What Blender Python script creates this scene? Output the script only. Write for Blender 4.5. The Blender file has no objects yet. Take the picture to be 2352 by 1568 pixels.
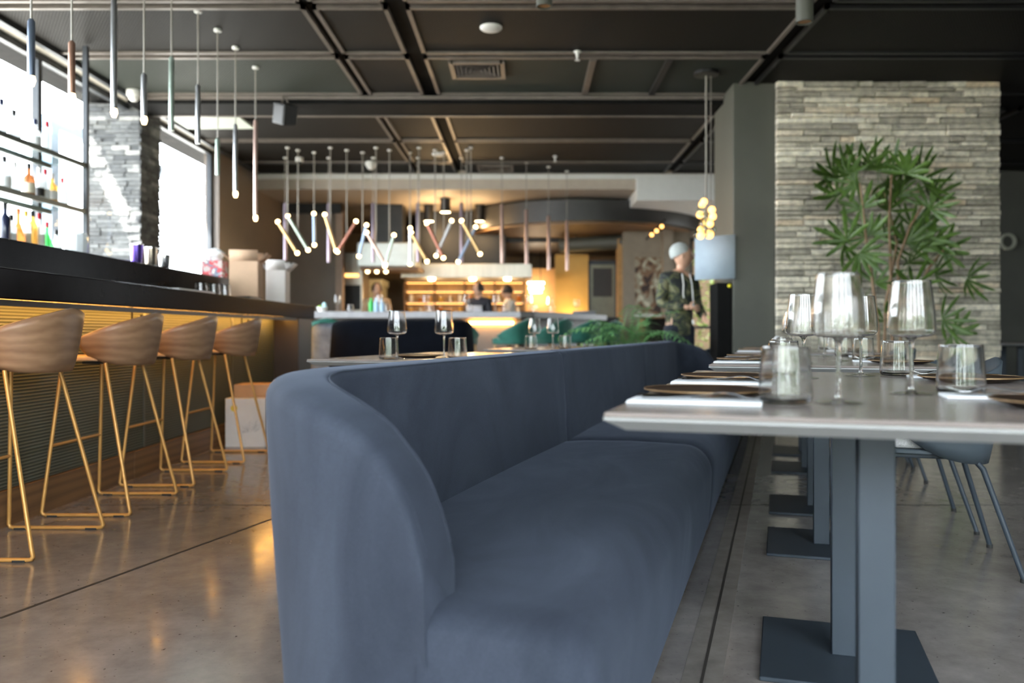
import bpy, math, random
from mathutils import Vector, Matrix
random.seed(7)
sc = bpy.context.scene
col = sc.collection
PI = math.pi
# ------------------------------------------------------------------ camera
# room axes: X right, Y into the room, Z up; the lens sits at the origin, 0.885 m above the floor
FP, VX, VY, EYE = 1900.0, 1205.0, 763.0, 0.885
cam = bpy.data.cameras.new('camera')
cam.sensor_width = 36.0
cam.lens = 36.0 * FP / 2352
cam.shift_x = (1176 - VX) / 2352
cam.shift_y = (VY - 784) / 2352
cam.clip_start, cam.clip_end = 0.05, 200
cam.dof.use_dof = True
cam.dof.focus_distance = 2.6
cam.dof.aperture_fstop = 2.1
cam_o = bpy.data.objects.new('camera', cam)
cam_o.location = (0, 0, EYE)
cam_o.rotation_euler = (PI / 2, 0, 0)
col.objects.link(cam_o)
sc.camera = cam_o
# ------------------------------------------------------------------ world, sun, exposure
sc.view_settings.view_transform = 'Standard'
sc.view_settings.look = 'None'
sc.view_settings.exposure = 0.35
sc.view_settings.gamma = 1.0
sc.view_settings.use_curve_mapping = False
sc.cycles.use_denoising = True
sc.cycles.max_bounces = 24
sc.cycles.diffuse_bounces = 5
sc.cycles.transparent_max_bounces = 24
sc.cycles.transmission_bounces = 24
sc.cycles.sample_clamp_indirect = 6.0
sc.cycles.caustics_reflective = False
sc.cycles.caustics_refractive = True
world = bpy.data.worlds.new('sky')
sc.world = world
world.use_nodes = True
bg = world.node_tree.nodes['Background']
bg.inputs[0].default_value = (0.86, 0.93, 1.0, 1)
bg.inputs[1].default_value = 21.0
sun = bpy.data.lights.new('sun', 'SUN')
sun.energy = 75.0
sun.angle = 0.01
sun.color = (1.0, 0.95, 0.87)
sun_o = bpy.data.objects.new('sun', sun)
sun_o.rotation_euler = Vector((1.0, 0.75, -1.92)).to_track_quat('-Z', 'Y').to_euler()
sun_o.location = (-12, -6, 14)
col.objects.link(sun_o)


def portal(cx, cy, cz, sx, sz, rot):
    l = bpy.data.lights.new('window_portal', 'AREA')
    l.shape = 'RECTANGLE'
    l.size, l.size_y = sx, sz
    l.cycles.is_portal = True
    o = bpy.data.objects.new('window_portal', l)
    o.location = (cx, cy, cz)
    o.rotation_euler = rot
    col.objects.link(o)


portal(0.15, -2.9, 1.65, 8.5, 3.2, (PI / 2, 0, 0))           # glazed front behind the lens
portal(-4.9, 5.8, 2.1, 2.4, 6.6, (0, -PI / 2, 0))            # bar windows
portal(-4.9, 10.5, 2.1, 2.4, 1.9, (0, -PI / 2, 0))


# ------------------------------------------------------------------ helpers
def R(px, py, z):
    return Vector(((px - VX) / FP * z, z, EYE - (py - VY) / FP * z))


def X(px, z):
    return (px - VX) / FP * z


def Z(py, z):
    return EYE - (py - VY) / FP * z


SA = math.radians(17.1)
SF = Vector((0.3575, 2.09, 0))
SD = Vector((math.sin(SA), math.cos(SA), 0))
SN = Vector((math.cos(SA), -math.sin(SA), 0))


def S(u, v, z=0.0):
    """u runs along the banquette, v across it towards the tables"""
    return SF + SD * u + SN * v + Vector((0, 0, z))


def lerp(a, b, t):
    return a + (b - a) * t


def interp(tab, x):
    if x <= tab[0][0]:
        return tab[0][1]
    for (x0, y0), (x1, y1) in zip(tab, tab[1:]):
        if x <= x1:
            t = (x - x0) / (x1 - x0)
            t = t * t * (3 - 2 * t) if False else t
            return lerp(y0, y1, t)
    return tab[-1][1]


class MB:
    def __init__(s):
        s.v, s.f = [], []

    def add(s, vs, fs):
        o = len(s.v)
        s.v += [tuple(v) for v in vs]
        s.f += [tuple(i + o for i in f) for f in fs]
        return s

    def box(s, x0, x1, y0, y1, z0, z1):
        vs = [(x0, y0, z0), (x1, y0, z0), (x1, y1, z0), (x0, y1, z0), (x0, y0, z1), (x1, y0, z1), (x1, y1, z1), (x0, y1, z1)]
        return s.add(vs, [(0, 3, 2, 1), (4, 5, 6, 7), (0, 1, 5, 4), (1, 2, 6, 5), (2, 3, 7, 6), (3, 0, 4, 7)])

    def cbox(s, c, d):
        return s.box(c[0] - d[0] / 2, c[0] + d[0] / 2, c[1] - d[1] / 2, c[1] + d[1] / 2, c[2] - d[2] / 2, c[2] + d[2] / 2)

    def tube(s, pts, r, n=8, cap=True, flat=1.0):
        pts = [Vector(p) for p in pts]
        k = len(pts)
        rs = r if isinstance(r, (list, tuple)) else [r] * k
        t0 = (pts[1] - pts[0]).normalized()
        up = Vector((0, 0, 1)) if abs(t0.z) < 0.9 else Vector((1, 0, 0))
        a = t0.cross(up).normalized()
        vs, fs = [], []
        for i, p in enumerate(pts):
            if i == 0:
                t = pts[1] - pts[0]
            elif i == k - 1:
                t = pts[-1] - pts[-2]
            else:
                t = (pts[i + 1] - p).normalized() + (p - pts[i - 1]).normalized()
            t.normalize()
            a = (a - t * a.dot(t)).normalized()
            b = t.cross(a)
            for j in range(n):
                q = 2 * PI * j / n
                vs.append(p + (a * math.cos(q) + b * math.sin(q) * flat) * rs[i])
        for i in range(k - 1):
            for j in range(n):
                j2 = (j + 1) % n
                fs.append((i * n + j, i * n + j2, (i + 1) * n + j2, (i + 1) * n + j))
        if cap:
            fs.append(tuple(range(n - 1, -1, -1)))
            fs.append(tuple((k - 1) * n + j for j in range(n)))
        return s.add(vs, fs)

    def lathe(s, prof, n=24, c=(0, 0, 0), close=False):
        vs, fs, rings = [], [], []
        for r, z in prof:
            if r < 1e-6:
                rings.append([len(vs)])
                vs.append((c[0], c[1], c[2] + z))
            else:
                rings.append(list(range(len(vs), len(vs) + n)))
                vs += [(c[0] + r * math.cos(2 * PI * j / n), c[1] + r * math.sin(2 * PI * j / n), c[2] + z) for j in range(n)]
        pairs = list(zip(rings, rings[1:])) + ([(rings[-1], rings[0])] if close else [])
        for A, B in pairs:
            for j in range(n):
                j2 = (j + 1) % n
                if len(A) == 1 and len(B) == 1:
                    continue
                if len(A) == 1:
                    fs.append((A[0], B[j2], B[j]))
                elif len(B) == 1:
                    fs.append((A[j], A[j2], B[0]))
                else:
                    fs.append((A[j], A[j2], B[j2], B[j]))
        return s.add(vs, fs)

    def prism(s, poly, z0, z1):
        n = len(poly)
        vs = [(x, y, z0) for x, y in poly] + [(x, y, z1) for x, y in poly]
        fs = [tuple(range(n - 1, -1, -1)), tuple(range(n, 2 * n))]
        fs += [(i, (i + 1) % n, n + (i + 1) % n, n + i) for i in range(n)]
        return s.add(vs, fs)

    def grid(s, fn, nu, nv, cu=False):
        vs = [fn(i / (nu if cu else nu - 1), j / (nv - 1)) for i in range(nu) for j in range(nv)]
        fs = []
        for i in range(nu if cu else nu - 1):
            i2 = (i + 1) % nu
            for j in range(nv - 1):
                fs.append((i * nv + j, i2 * nv + j, i2 * nv + j + 1, i * nv + j + 1))
        return s.add(vs, fs)

    def ball(s, c, r, n=12, m=8):
        r = r if isinstance(r, (list, tuple)) else (r, r, r)
        o = len(s.v)
        s.lathe([(math.sin(PI * i / m) if 0 < i < m else 0, -math.cos(PI * i / m)) for i in range(m + 1)], n)
        s.v[o:] = [(c[0] + x * r[0], c[1] + y * r[1], c[2] + z * r[2]) for x, y, z in s.v[o:]]
        return s

    def xf(s, M):
        s.v = [tuple(M @ Vector(v)) for v in s.v]
        return s

    def mesh(s, name, m, smooth=40):
        me = bpy.data.meshes.new(name)
        me.from_pydata(s.v, [], s.f)
        me.materials.append(m)
        if smooth:
            me.polygons.foreach_set('use_smooth', [True] * len(me.polygons))
            me.set_sharp_from_angle(angle=math.radians(smooth))
        me.update()
        return me

    def build(s, name, m, parent=None, smooth=40, bev=0.0, solid=0.0, sub=0, loc=None, rz=0.0, seg=2, off=0.0):
        o = bpy.data.objects.new(name, s.mesh(name, m, smooth))
        col.objects.link(o)
        if parent is not None:
            o.parent = parent
        if loc is not None:
            o.location = loc
        if rz:
            o.rotation_euler = (0, 0, rz)
        if solid:
            md = o.modifiers.new('thickness', 'SOLIDIFY')
            md.thickness, md.offset = solid, off
        if sub:
            md = o.modifiers.new('smooth', 'SUBSURF')
            md.levels = md.render_levels = sub
        if bev:
            md = o.modifiers.new('bevel', 'BEVEL')
            md.width, md.segments, md.limit_method = bev, seg, 'ANGLE'
            md.angle_limit = math.radians(35)
        return o


def tag(o, label=None, cat=None, group=None, kind=None):
    if label:
        o['label'] = label
    if cat:
        o['category'] = cat
    if group:
        o['group'] = group
    if kind:
        o['kind'] = kind
    return o


def thing(name, label, cat, loc=(0, 0, 0), rz=0.0, group=None):
    o = bpy.data.objects.new(name, None)
    o.empty_display_size = 0.1
    col.objects.link(o)
    o.location = loc
    o.rotation_euler = (0, 0, rz)
    return tag(o, label, cat, group)


def dup(root, loc, rz=0.0, label=None, group=None):
    r = root.copy()
    col.objects.link(r)
    r.location = loc
    r.rotation_euler = (0, 0, rz)
    if label:
        r['label'] = label
    if group:
        r['group'] = group
    for ch in list(root.children):
        c = ch.copy()
        col.objects.link(c)
        c.parent = r
        for g in list(ch.children):
            d = g.copy()
            col.objects.link(d)
            d.parent = c
    return r


def struct(name, mb, m, label=None, parent=None, **k):
    o = mb.build(name, m, parent, **k)
    o['kind'] = 'structure'
    if label:
        o['label'] = label
    return o


# ------------------------------------------------------------------ materials
MATS = {}


def nodes(name):
    m = bpy.data.materials.new(name)
    m.use_nodes = True
    nt = m.node_tree
    return m, nt, nt.nodes['Principled BSDF']


def N(nt, t, **k):
    n = nt.nodes.new(t)
    for a, b in k.items():
        if a in n.inputs:
            n.inputs[a].default_value = b
        else:
            setattr(n, a, b)
    return n


def ramp(nt, stops, interp_='LINEAR'):
    r = nt.nodes.new('ShaderNodeValToRGB')
    r.color_ramp.interpolation = interp_
    e = r.color_ramp.elements
    while len(e) < len(stops):
        e.new(0.5)
    for el, (p, c) in zip(e, stops):
        el.position = p
        el.color = (*c, 1)
    return r


def mat(name, c, rough=0.5, metal=0.0, var=0.0, vs=8.0, bump=0.0, bs=60.0, spec=0.5, sheen=0.0, coat=0.0, emit=None, es=1.0, stretch=(1, 1, 1), c2=None, alpha=None):
    """plain procedural surface: base colour, soft noise variation and fine relief"""
    if name in MATS:
        return MATS[name]
    m, nt, b = nodes(name)
    b.inputs['Base Color'].default_value = (*c, 1)
    b.inputs['Roughness'].default_value = rough
    b.inputs['Metallic'].default_value = metal
    b.inputs['Specular IOR Level'].default_value = spec
    b.inputs['Coat Weight'].default_value = coat
    b.inputs['Coat Roughness'].default_value = 0.08
    if sheen:
        b.inputs['Sheen Weight'].default_value = sheen
        b.inputs['Sheen Roughness'].default_value = 0.4
    if emit:
        b.inputs['Emission Color'].default_value = (*emit, 1)
        b.inputs['Emission Strength'].default_value = es
    tc = N(nt, 'ShaderNodeTexCoord')
    mp = N(nt, 'ShaderNodeMapping', Scale=stretch)
    nt.links.new(tc.outputs['Object'], mp.inputs['Vector'])
    if var or c2:
        n = N(nt, 'ShaderNodeTexNoise', Scale=vs, Detail=6.0, Roughness=0.6)
        nt.links.new(mp.outputs[0], n.inputs['Vector'])
        lo = c2 if c2 else tuple(x * (1 - var) for x in c)
        hi = c if c2 else tuple(min(1, x * (1 + var)) for x in c)
        r = ramp(nt, [(0.32, lo), (0.68, hi)])
        nt.links.new(n.outputs[0], r.inputs[0])
        nt.links.new(r.outputs[0], b.inputs['Base Color'])
    if bump:
        n2 = N(nt, 'ShaderNodeTexNoise', Scale=bs, Detail=4.0)
        nt.links.new(mp.outputs[0], n2.inputs['Vector'])
        bp = N(nt, 'ShaderNodeBump', Strength=bump, Distance=0.01)
        nt.links.new(n2.outputs[0], bp.inputs['Height'])
        nt.links.new(bp.outputs[0], b.inputs['Normal'])
    MATS[name] = m
    return m


def lamp_mat(name, c, s):
    if name in MATS:
        return MATS[name]
    m, nt, b = nodes(name)
    b.inputs['Base Color'].default_value = (*c, 1)
    b.inputs['Emission Color'].default_value = (*c, 1)
    b.inputs['Emission Strength'].default_value = s
    MATS[name] = m
    return m


def wood_mat(name, a, bcol, scale=(1, 1, 1), rough=0.45, rings=3.0):
    m, nt, b = nodes(name)
    tc = N(nt, 'ShaderNodeTexCoord')
    mp = N(nt, 'ShaderNodeMapping', Scale=scale)
    nt.links.new(tc.outputs['Object'], mp.inputs[0])
    w = N(nt, 'ShaderNodeTexWave', Scale=rings, Distortion=11.0, Detail=4.0)
    w.bands_direction = 'Z'
    w.inputs['Detail Scale'].default_value = 0.55
    nt.links.new(mp.outputs[0], w.inputs['Vector'])
    mp2 = N(nt, 'ShaderNodeMapping', Scale=(scale[0] * 0.25, scale[1] * 0.25, scale[2] * 3.0))
    nt.links.new(tc.outputs['Object'], mp2.inputs[0])
    n = N(nt, 'ShaderNodeTexNoise', Scale=14.0, Detail=8.0)
    nt.links.new(mp2.outputs[0], n.inputs['Vector'])
    mx = N(nt, 'ShaderNodeMath', operation='MULTIPLY_ADD')
    mx.inputs[1].default_value = 0.35
    nt.links.new(w.outputs['Fac'], mx.inputs[0])
    ml = N(nt, 'ShaderNodeMath', operation='MULTIPLY')
    ml.inputs[1].default_value = 0.65
    nt.links.new(n.outputs[0], ml.inputs[0])
    nt.links.new(ml.outputs[0], mx.inputs[2])
    r = ramp(nt, [(0.15, a), (0.8, bcol)])
    nt.links.new(mx.outputs[0], r.inputs[0])
    nt.links.new(r.outputs[0], b.inputs['Base Color'])
    b.inputs['Roughness'].default_value = rough
    MATS[name] = m
    return m


def thin_glass(name, tint=(1, 1, 1), gain=1.6, base=0.02):
    """thin clear glass: passes light straight through, reflects by angle"""
    m = bpy.data.materials.new(name)
    m.use_nodes = True
    nt = m.node_tree
    nt.nodes.clear()
    out = N(nt, 'ShaderNodeOutputMaterial')
    tr = N(nt, 'ShaderNodeBsdfTransparent')
    tr.inputs[0].default_value = (*tint, 1)
    gl = N(nt, 'ShaderNodeBsdfGlossy', Roughness=0.015)
    lw = N(nt, 'ShaderNodeLayerWeight', Blend=0.5)
    fr = N(nt, 'ShaderNodeMath', operation='POWER')
    fr.inputs[1].default_value = 3.5
    nt.links.new(lw.outputs['Facing'], fr.inputs[0])
    ma = N(nt, 'ShaderNodeMath', operation='MULTIPLY_ADD', use_clamp=True)
    ma.inputs[1].default_value = gain
    ma.inputs[2].default_value = base
    nt.links.new(fr.outputs[0], ma.inputs[0])
    mx = N(nt, 'ShaderNodeMixShader')
    nt.links.new(ma.outputs[0], mx.inputs[0])
    nt.links.new(tr.outputs[0], mx.inputs[1])
    nt.links.new(gl.outputs[0], mx.inputs[2])
    nt.links.new(mx.outputs[0], out.inputs[0])
    MATS[name] = m
    return m


def liquid_glass(name, c):
    m, nt, b = nodes(name)
    b.inputs['Base Color'].default_value = (*c, 1)
    b.inputs['Roughness'].default_value = 0.05
    b.inputs['Transmission Weight'].default_value = 0.35
    b.inputs['IOR'].default_value = 1.25
    MATS[name] = m
    return m


def concrete_mat():
    m, nt, b = nodes('polished_concrete')
    tc = N(nt, 'ShaderNodeTexCoord')
    n1 = N(nt, 'ShaderNodeTexNoise', Scale=1.1, Detail=8.0, Roughness=0.65, Distortion=0.6)
    n2 = N(nt, 'ShaderNodeTexNoise', Scale=9.0, Detail=8.0, Roughness=0.7)
    vo = N(nt, 'ShaderNodeTexNoise', Scale=60.0, Detail=3.0)
    for n in (n1, n2, vo):
        nt.links.new(tc.outputs['Object'], n.inputs['Vector'])
    r1 = ramp(nt, [(0.3, (0.205, 0.182, 0.168)), (0.7, (0.32, 0.29, 0.27))])
    nt.links.new(n1.outputs[0], r1.inputs[0])
    r2 = ramp(nt, [(0.3, (0.72, 0.72, 0.72)), (0.75, (1.12, 1.12, 1.12))])
    nt.links.new(n2.outputs[0], r2.inputs[0])
    r3 = ramp(nt, [(0.27, (0.35, 0.35, 0.35)), (0.33, (1, 1, 1))])
    nt.links.new(vo.outputs[0], r3.inputs[0])
    x = N(nt, 'ShaderNodeMixRGB', blend_type='MULTIPLY')
    x.inputs[0].default_value = 1
    nt.links.new(r1.outputs[0], x.inputs[1])
    nt.links.new(r2.outputs[0], x.inputs[2])
    y = N(nt, 'ShaderNodeMixRGB', blend_type='MULTIPLY')
    y.inputs[0].default_value = 1
    nt.links.new(x.outputs[0], y.inputs[1])
    nt.links.new(r3.outputs[0], y.inputs[2])
    nt.links.new(y.outputs[0], b.inputs['Base Color'])
    rr = ramp(nt, [(0.3, (0.11, 0.11, 0.11)), (0.7, (0.21, 0.21, 0.21))])
    nt.links.new(n2.outputs[0], rr.inputs[0])
    nt.links.new(rr.outputs[0], b.inputs['Roughness'])
    b.inputs['Specular IOR Level'].default_value = 0.85
    return m


def velvet_mat():
    m, nt, b = nodes('blue_grey_velvet')
    tc = N(nt, 'ShaderNodeTexCoord')
    n1 = N(nt, 'ShaderNodeTexNoise', Scale=3.2, Detail=5.0, Roughness=0.6, Distortion=1.2)
    mp = N(nt, 'ShaderNodeMapping', Scale=(1.0, 0.55, 0.5))
    nt.links.new(tc.outputs['Object'], mp.inputs[0])
    nt.links.new(mp.outputs[0], n1.inputs['Vector'])
    r1 = ramp(nt, [(0.3, (0.022, 0.027, 0.040)), (0.5, (0.033, 0.040, 0.058)), (0.72, (0.049, 0.059, 0.083))])
    nt.links.new(n1.outputs[0], r1.inputs[0])
    n2 = N(nt, 'ShaderNodeTexNoise', Scale=420.0, Detail=2.0)
    nt.links.new(tc.outputs['Object'], n2.inputs['Vector'])
    r2 = ramp(nt, [(0.2, (0.78, 0.78, 0.78)), (0.8, (1.2, 1.2, 1.2))])
    nt.links.new(n2.outputs[0], r2.inputs[0])
    x = N(nt, 'ShaderNodeMixRGB', blend_type='MULTIPLY')
    x.inputs[0].default_value = 1
    nt.links.new(r1.outputs[0], x.inputs[1])
    nt.links.new(r2.outputs[0], x.inputs[2])
    nt.links.new(x.outputs[0], b.inputs['Base Color'])
    b.inputs['Roughness'].default_value = 0.85
    b.inputs['Specular IOR Level'].default_value = 0.15
    b.inputs['Sheen Weight'].default_value = 0.10
    b.inputs['Sheen Roughness'].default_value = 0.45
    b.inputs['Sheen Tint'].default_value = (0.62, 0.74, 1.0, 1)
    bp = N(nt, 'ShaderNodeBump', Strength=0.18, Distance=0.002)
    nt.links.new(n2.outputs[0], bp.inputs['Height'])
    nt.links.new(bp.outputs[0], b.inputs['Normal'])
    return m


def mesh_metal(name, dark, light, period=0.022, both=True, rough=0.6, metal=0.05):
    """expanded metal: crossing diagonal bands"""
    m, nt, b = nodes(name)
    tc = N(nt, 'ShaderNodeTexCoord')
    outs = []
    for a in ((0.6, -0.6) if both else (0.0,)):
        mp = N(nt, 'ShaderNodeMapping')
        mp.inputs['Rotation'].default_value = (0, 0, a) if both else (0, PI / 2, 0)
        nt.links.new(tc.outputs['Object'], mp.inputs[0])
        w = N(nt, 'ShaderNodeTexWave', Scale=0.314 / period)
        nt.links.new(mp.outputs[0], w.inputs['Vector'])
        outs.append(w.outputs['Fac'])
    h = outs[0]
    if both:
        mx = N(nt, 'ShaderNodeMath', operation='MAXIMUM')
        nt.links.new(outs[0], mx.inputs[0])
        nt.links.new(outs[1], mx.inputs[1])
        h = mx.outputs[0]
    r = ramp(nt, [(0.45, dark), (0.9, light)])
    nt.links.new(h, r.inputs[0])
    nt.links.new(r.outputs[0], b.inputs['Base Color'])
    bp = N(nt, 'ShaderNodeBump', Strength=0.5, Distance=0.005)
    nt.links.new(h, bp.inputs['Height'])
    nt.links.new(bp.outputs[0], b.inputs['Normal'])
    b.inputs['Roughness'].default_value = rough
    b.inputs['Metallic'].default_value = metal
    b.inputs['Specular IOR Level'].default_value = 0.08 if both else 0.3
    return m


def stone_mat(name, stops, rough=0.8):
    m, nt, b = nodes(name)
    oi = N(nt, 'ShaderNodeObjectInfo')
    geo = N(nt, 'ShaderNodeNewGeometry')
    ad = N(nt, 'ShaderNodeMath', operation='ADD')
    nt.links.new(oi.outputs['Random'], ad.inputs[0])
    nt.links.new(geo.outputs['Random Per Island'], ad.inputs[1])
    fr = N(nt, 'ShaderNodeMath', operation='FRACT')
    nt.links.new(ad.outputs[0], fr.inputs[0])
    r = ramp(nt, stops)
    nt.links.new(fr.outputs[0], r.inputs[0])
    tc = N(nt, 'ShaderNodeTexCoord')
    n = N(nt, 'ShaderNodeTexNoise', Scale=14.0, Detail=8.0, Roughness=0.7)
    nt.links.new(geo.outputs['Position'], n.inputs['Vector'])
    r2 = ramp(nt, [(0.28, (0.5, 0.5, 0.5)), (0.66, (1.3, 1.28, 1.22))])
    nt.links.new(n.outputs[0], r2.inputs[0])
    x = N(nt, 'ShaderNodeMixRGB', blend_type='MULTIPLY')
    x.inputs[0].default_value = 1
    nt.links.new(r.outputs[0], x.inputs[1])
    nt.links.new(r2.outputs[0], x.inputs[2])
    nt.links.new(x.outputs[0], b.inputs['Base Color'])
    b.inputs['Roughness'].default_value = rough
    bp = N(nt, 'ShaderNodeBump', Strength=0.6, Distance=0.02)
    nt.links.new(n.outputs[0], bp.inputs['Height'])
    nt.links.new(bp.outputs[0], b.inputs['Normal'])
    return m


def blotch_mat(name, stops, scale=9.0, rough=0.85):
    m, nt, b = nodes(name)
    tc = N(nt, 'ShaderNodeTexCoord')
    n = N(nt, 'ShaderNodeTexNoise', Scale=scale, Detail=2.5, Distortion=0.8)
    nt.links.new(tc.outputs['Object'], n.inputs['Vector'])
    r = ramp(nt, stops, 'CONSTANT')
    nt.links.new(n.outputs[0], r.inputs[0])
    nt.links.new(r.outputs[0], b.inputs['Base Color'])
    b.inputs['Roughness'].default_value = rough
    return m


M_concrete = concrete_mat()
M_velvet = velvet_mat()
M_mesh = mesh_metal('ceiling_mesh', (0.002, 0.002, 0.002), (0.021, 0.0195, 0.0175))
M_meshgreen = mesh_metal('ceiling_mesh_green', (0.006, 0.008, 0.007), (0.050, 0.058, 0.050))
M_ribbed = mesh_metal('ribbed_bar_front', (0.055, 0.065, 0.050), (0.13, 0.145, 0.11), 0.016, False, 0.55, 0.1)
M_stone = stone_mat('stacked_stone', [(0.0, (0.31, 0.285, 0.24)), (0.30, (0.45, 0.42, 0.355)), (0.55, (0.62, 0.57, 0.47)), (0.78, (0.85, 0.79, 0.67)), (0.92, (0.58, 0.46, 0.33)), (1.0, (0.92, 0.87, 0.76))])
M_stonegrey = stone_mat('grey_brick', [(0.0, (0.05, 0.054, 0.06)), (0.5, (0.09, 0.095, 0.10)), (0.85, (0.14, 0.147, 0.155)), (1.0, (0.28, 0.28, 0.28))])
M_rail = mat('ceiling_rail', (0.15, 0.13, 0.115), 0.45, 0.4, var=0.15, spec=0.3)
M_black = mat('black_metal', (0.012, 0.012, 0.013), 0.45, 0.3, var=0.2)
M_matte = mat('matte_black', (0.006, 0.006, 0.006), 0.8, var=0.2, spec=0.08)
M_blackgloss = mat('black_counter', (0.006, 0.005, 0.006), 0.2, 0.0, var=0.3, spec=0.015)
M_charcoal = mat('charcoal_paint', (0.062, 0.063, 0.050), 0.55, 0.0, var=0.08, vs=2)
M_darkwall = mat('dark_wall', (0.075, 0.075, 0.065), 0.7, 0.0, var=0.12, vs=1.5)
M_brownwall = mat('brown_wall_panel', (0.15, 0.115, 0.09), 0.4, 0.0, var=0.12, vs=1.2)
M_white = mat('white_paint', (0.72, 0.71, 0.68), 0.6, var=0.03)
M_soffit = mat('soffit_plaster', (0.40, 0.34, 0.28), 0.7, var=0.05)
M_oak = wood_mat('walnut_shell', (0.20, 0.105, 0.055), (0.36, 0.215, 0.125), (0.8, 0.8, 1.0), 0.42, 7.0)
M_seatwood = mat('pale_seat_wood', (0.62, 0.42, 0.26), 0.4, var=0.12, stretch=(1, 8, 1))
M_brass = mat('mustard_metal', (0.58, 0.31, 0.09), 0.42, 0.35, var=0.08)
M_rubber = mat('black_rubber', (0.015, 0.015, 0.015), 0.8, var=0.1)
M_kick = wood_mat('bar_kickboard', (0.12, 0.06, 0.025), (0.26, 0.14, 0.06), (1, 0.15, 2), 0.5, 3)
M_darkbrown = wood_mat('dark_brown_veneer', (0.010, 0.006, 0.004), (0.018, 0.010, 0.007), (1, 1, 0.2), 0.45, 3)
M_led = lamp_mat('amber_led', (1.0, 0.47, 0.10), 38.0)
M_table = mat('grey_stone_top', (0.25, 0.215, 0.20), 0.22, 0.0, var=0.16, vs=3.5, spec=0.55, stretch=(1, 0.35, 1))
M_tableedge = mat('pale_table_edge', (0.25, 0.255, 0.26), 0.45, var=0.06)
M_tableleg = mat('slate_blue_metal', (0.032, 0.042, 0.055), 0.5, 0.0, var=0.06, spec=0.25)
M_glass = thin_glass('clear_wine_glass', (0.985, 0.99, 0.99), 0.75, 0.022)
M_stemglass = thin_glass('clear_glass_foot', (0.96, 0.97, 0.98), 0.9, 0.05)
M_pane = thin_glass('window_pane', (0.97, 0.985, 0.98), 0.4, 0.03)
M_shelfglass = thin_glass('shelf_glass', (0.80, 0.88, 0.86), 0.7, 0.06)
M_solidglass = MATS.setdefault('solid_glass', None) or liquid_glass('clear_glass_stem', (1, 1, 1))
M_solidglass.node_tree.nodes['Principled BSDF'].inputs['Transmission Weight'].default_value = 1.0
M_solidglass.node_tree.nodes['Principled BSDF'].inputs['IOR'].default_value = 1.45
M_plate = mat('brown_speckled_plate', (0.040, 0.021, 0.011), 0.5, 0.0, c2=(0.008, 0.005, 0.004), vs=38, spec=0.2)
M_platerim = mat('gold_plate_rim', (0.28, 0.17, 0.08), 0.35, 0.3, var=0.2)
M_napkin = mat('white_napkin', (0.82, 0.85, 0.88), 0.9, var=0.03, bump=0.1)
M_steel = mat('polished_steel', (0.70, 0.70, 0.72), 0.14, 1.0, var=0.03)
M_brushed = mat('brushed_steel', (0.46, 0.43, 0.38), 0.36, 0.9, var=0.12, vs=3, stretch=(6, 1, 0.4))
M_chairshell = mat('slate_chair_shell', (0.055, 0.070, 0.085), 0.5, var=0.05, spec=0.3)
M_cushion = mat('grey_wool_cushion', (0.42, 0.42, 0.43), 0.95, var=0.2, vs=200, bump=0.3, bs=300)
M_green = mat('green_velvet', (0.010, 0.105, 0.075), 0.75, var=0.2, sheen=0.4)
M_legwood = mat('light_beech_leg', (0.50, 0.33, 0.17), 0.5, var=0.1)
M_frame = mat('dark_window_frame', (0.03, 0.035, 0.042), 0.5, 0.3, var=0.1)
M_bluebeam = mat('blue_grey_steel_beam', (0.22, 0.30, 0.40), 0.5, 0.2, var=0.06)
M_card = mat('brown_cardboard', (0.46, 0.28, 0.16), 0.85, var=0.08)
M_whitecard = mat('white_carton', (0.74, 0.70, 0.68), 0.7, var=0.04)
M_leaf = mat('dark_green_leaf', (0.085, 0.155, 0.022), 0.45, c2=(0.030, 0.065, 0.010), vs=6)
M_areca = mat('fresh_green_leaf', (0.20, 0.42, 0.14), 0.5, c2=(0.07, 0.20, 0.07), vs=7)
M_stem = mat('brown_plant_stem', (0.20, 0.125, 0.07), 0.8, var=0.3, vs=30)
M_bulb = lamp_mat('warm_bulb', (1.0, 0.70, 0.34), 9.0)
M_bulbwhite = lamp_mat('warm_white_light', (1.0, 0.80, 0.52), 8.0)
M_amber = lamp_mat('amber_glow', (1.0, 0.50, 0.14), 3.0)

# ------------------------------------------------------------------ the room
HC = 3.40
WL = -4.22          # inner face of the window wall
floor = struct('floor', MB().box(-4.9, 9.0, -2.7, 19.0, -0.1, 0.0), M_concrete, 'polished grey brown concrete floor')
M_joint = mat('dark_floor_joint', (0.035, 0.03, 0.026), 0.7, var=0.2)
M_cover = mat('floor_channel_cover', (0.20, 0.178, 0.162), 0.5, var=0.25, vs=12)


def strip(a, b, w, m, name='floor_joint', z=0.0012):
    a, b = Vector((a[0], a[1], 0)), Vector((b[0], b[1], 0))
    d = (b - a).normalized()
    n = Vector((-d.y, d.x, 0)) * w / 2
    struct(name, MB().prism([(p.x, p.y) for p in (a - n, b - n, b + n, a + n)], -0.02, z), m, parent=floor)


strip((-2.3, 4.24), (8.9, 4.24), 0.012, M_joint)
strip((-2.3, 8.3), (8.9, 8.3), 0.012, M_joint)
a, b = R(0, 1420, 2.56), R(652, 1181, 4.02)
strip((a.x, a.y), (a.x + (b.x - a.x) * 3.2, a.y + (b.y - a.y) * 3.2), 0.014, M_joint)
p, q = S(-2.4, 0.085), S(6.3, 0.085)
strip(p, q, 0.10, M_cover, 'channel_cover', 0.0010)
p, q = S(-2.4, 0.085), S(6.3, 0.085)
strip(p, q, 0.008, M_joint, z=0.0022)
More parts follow.
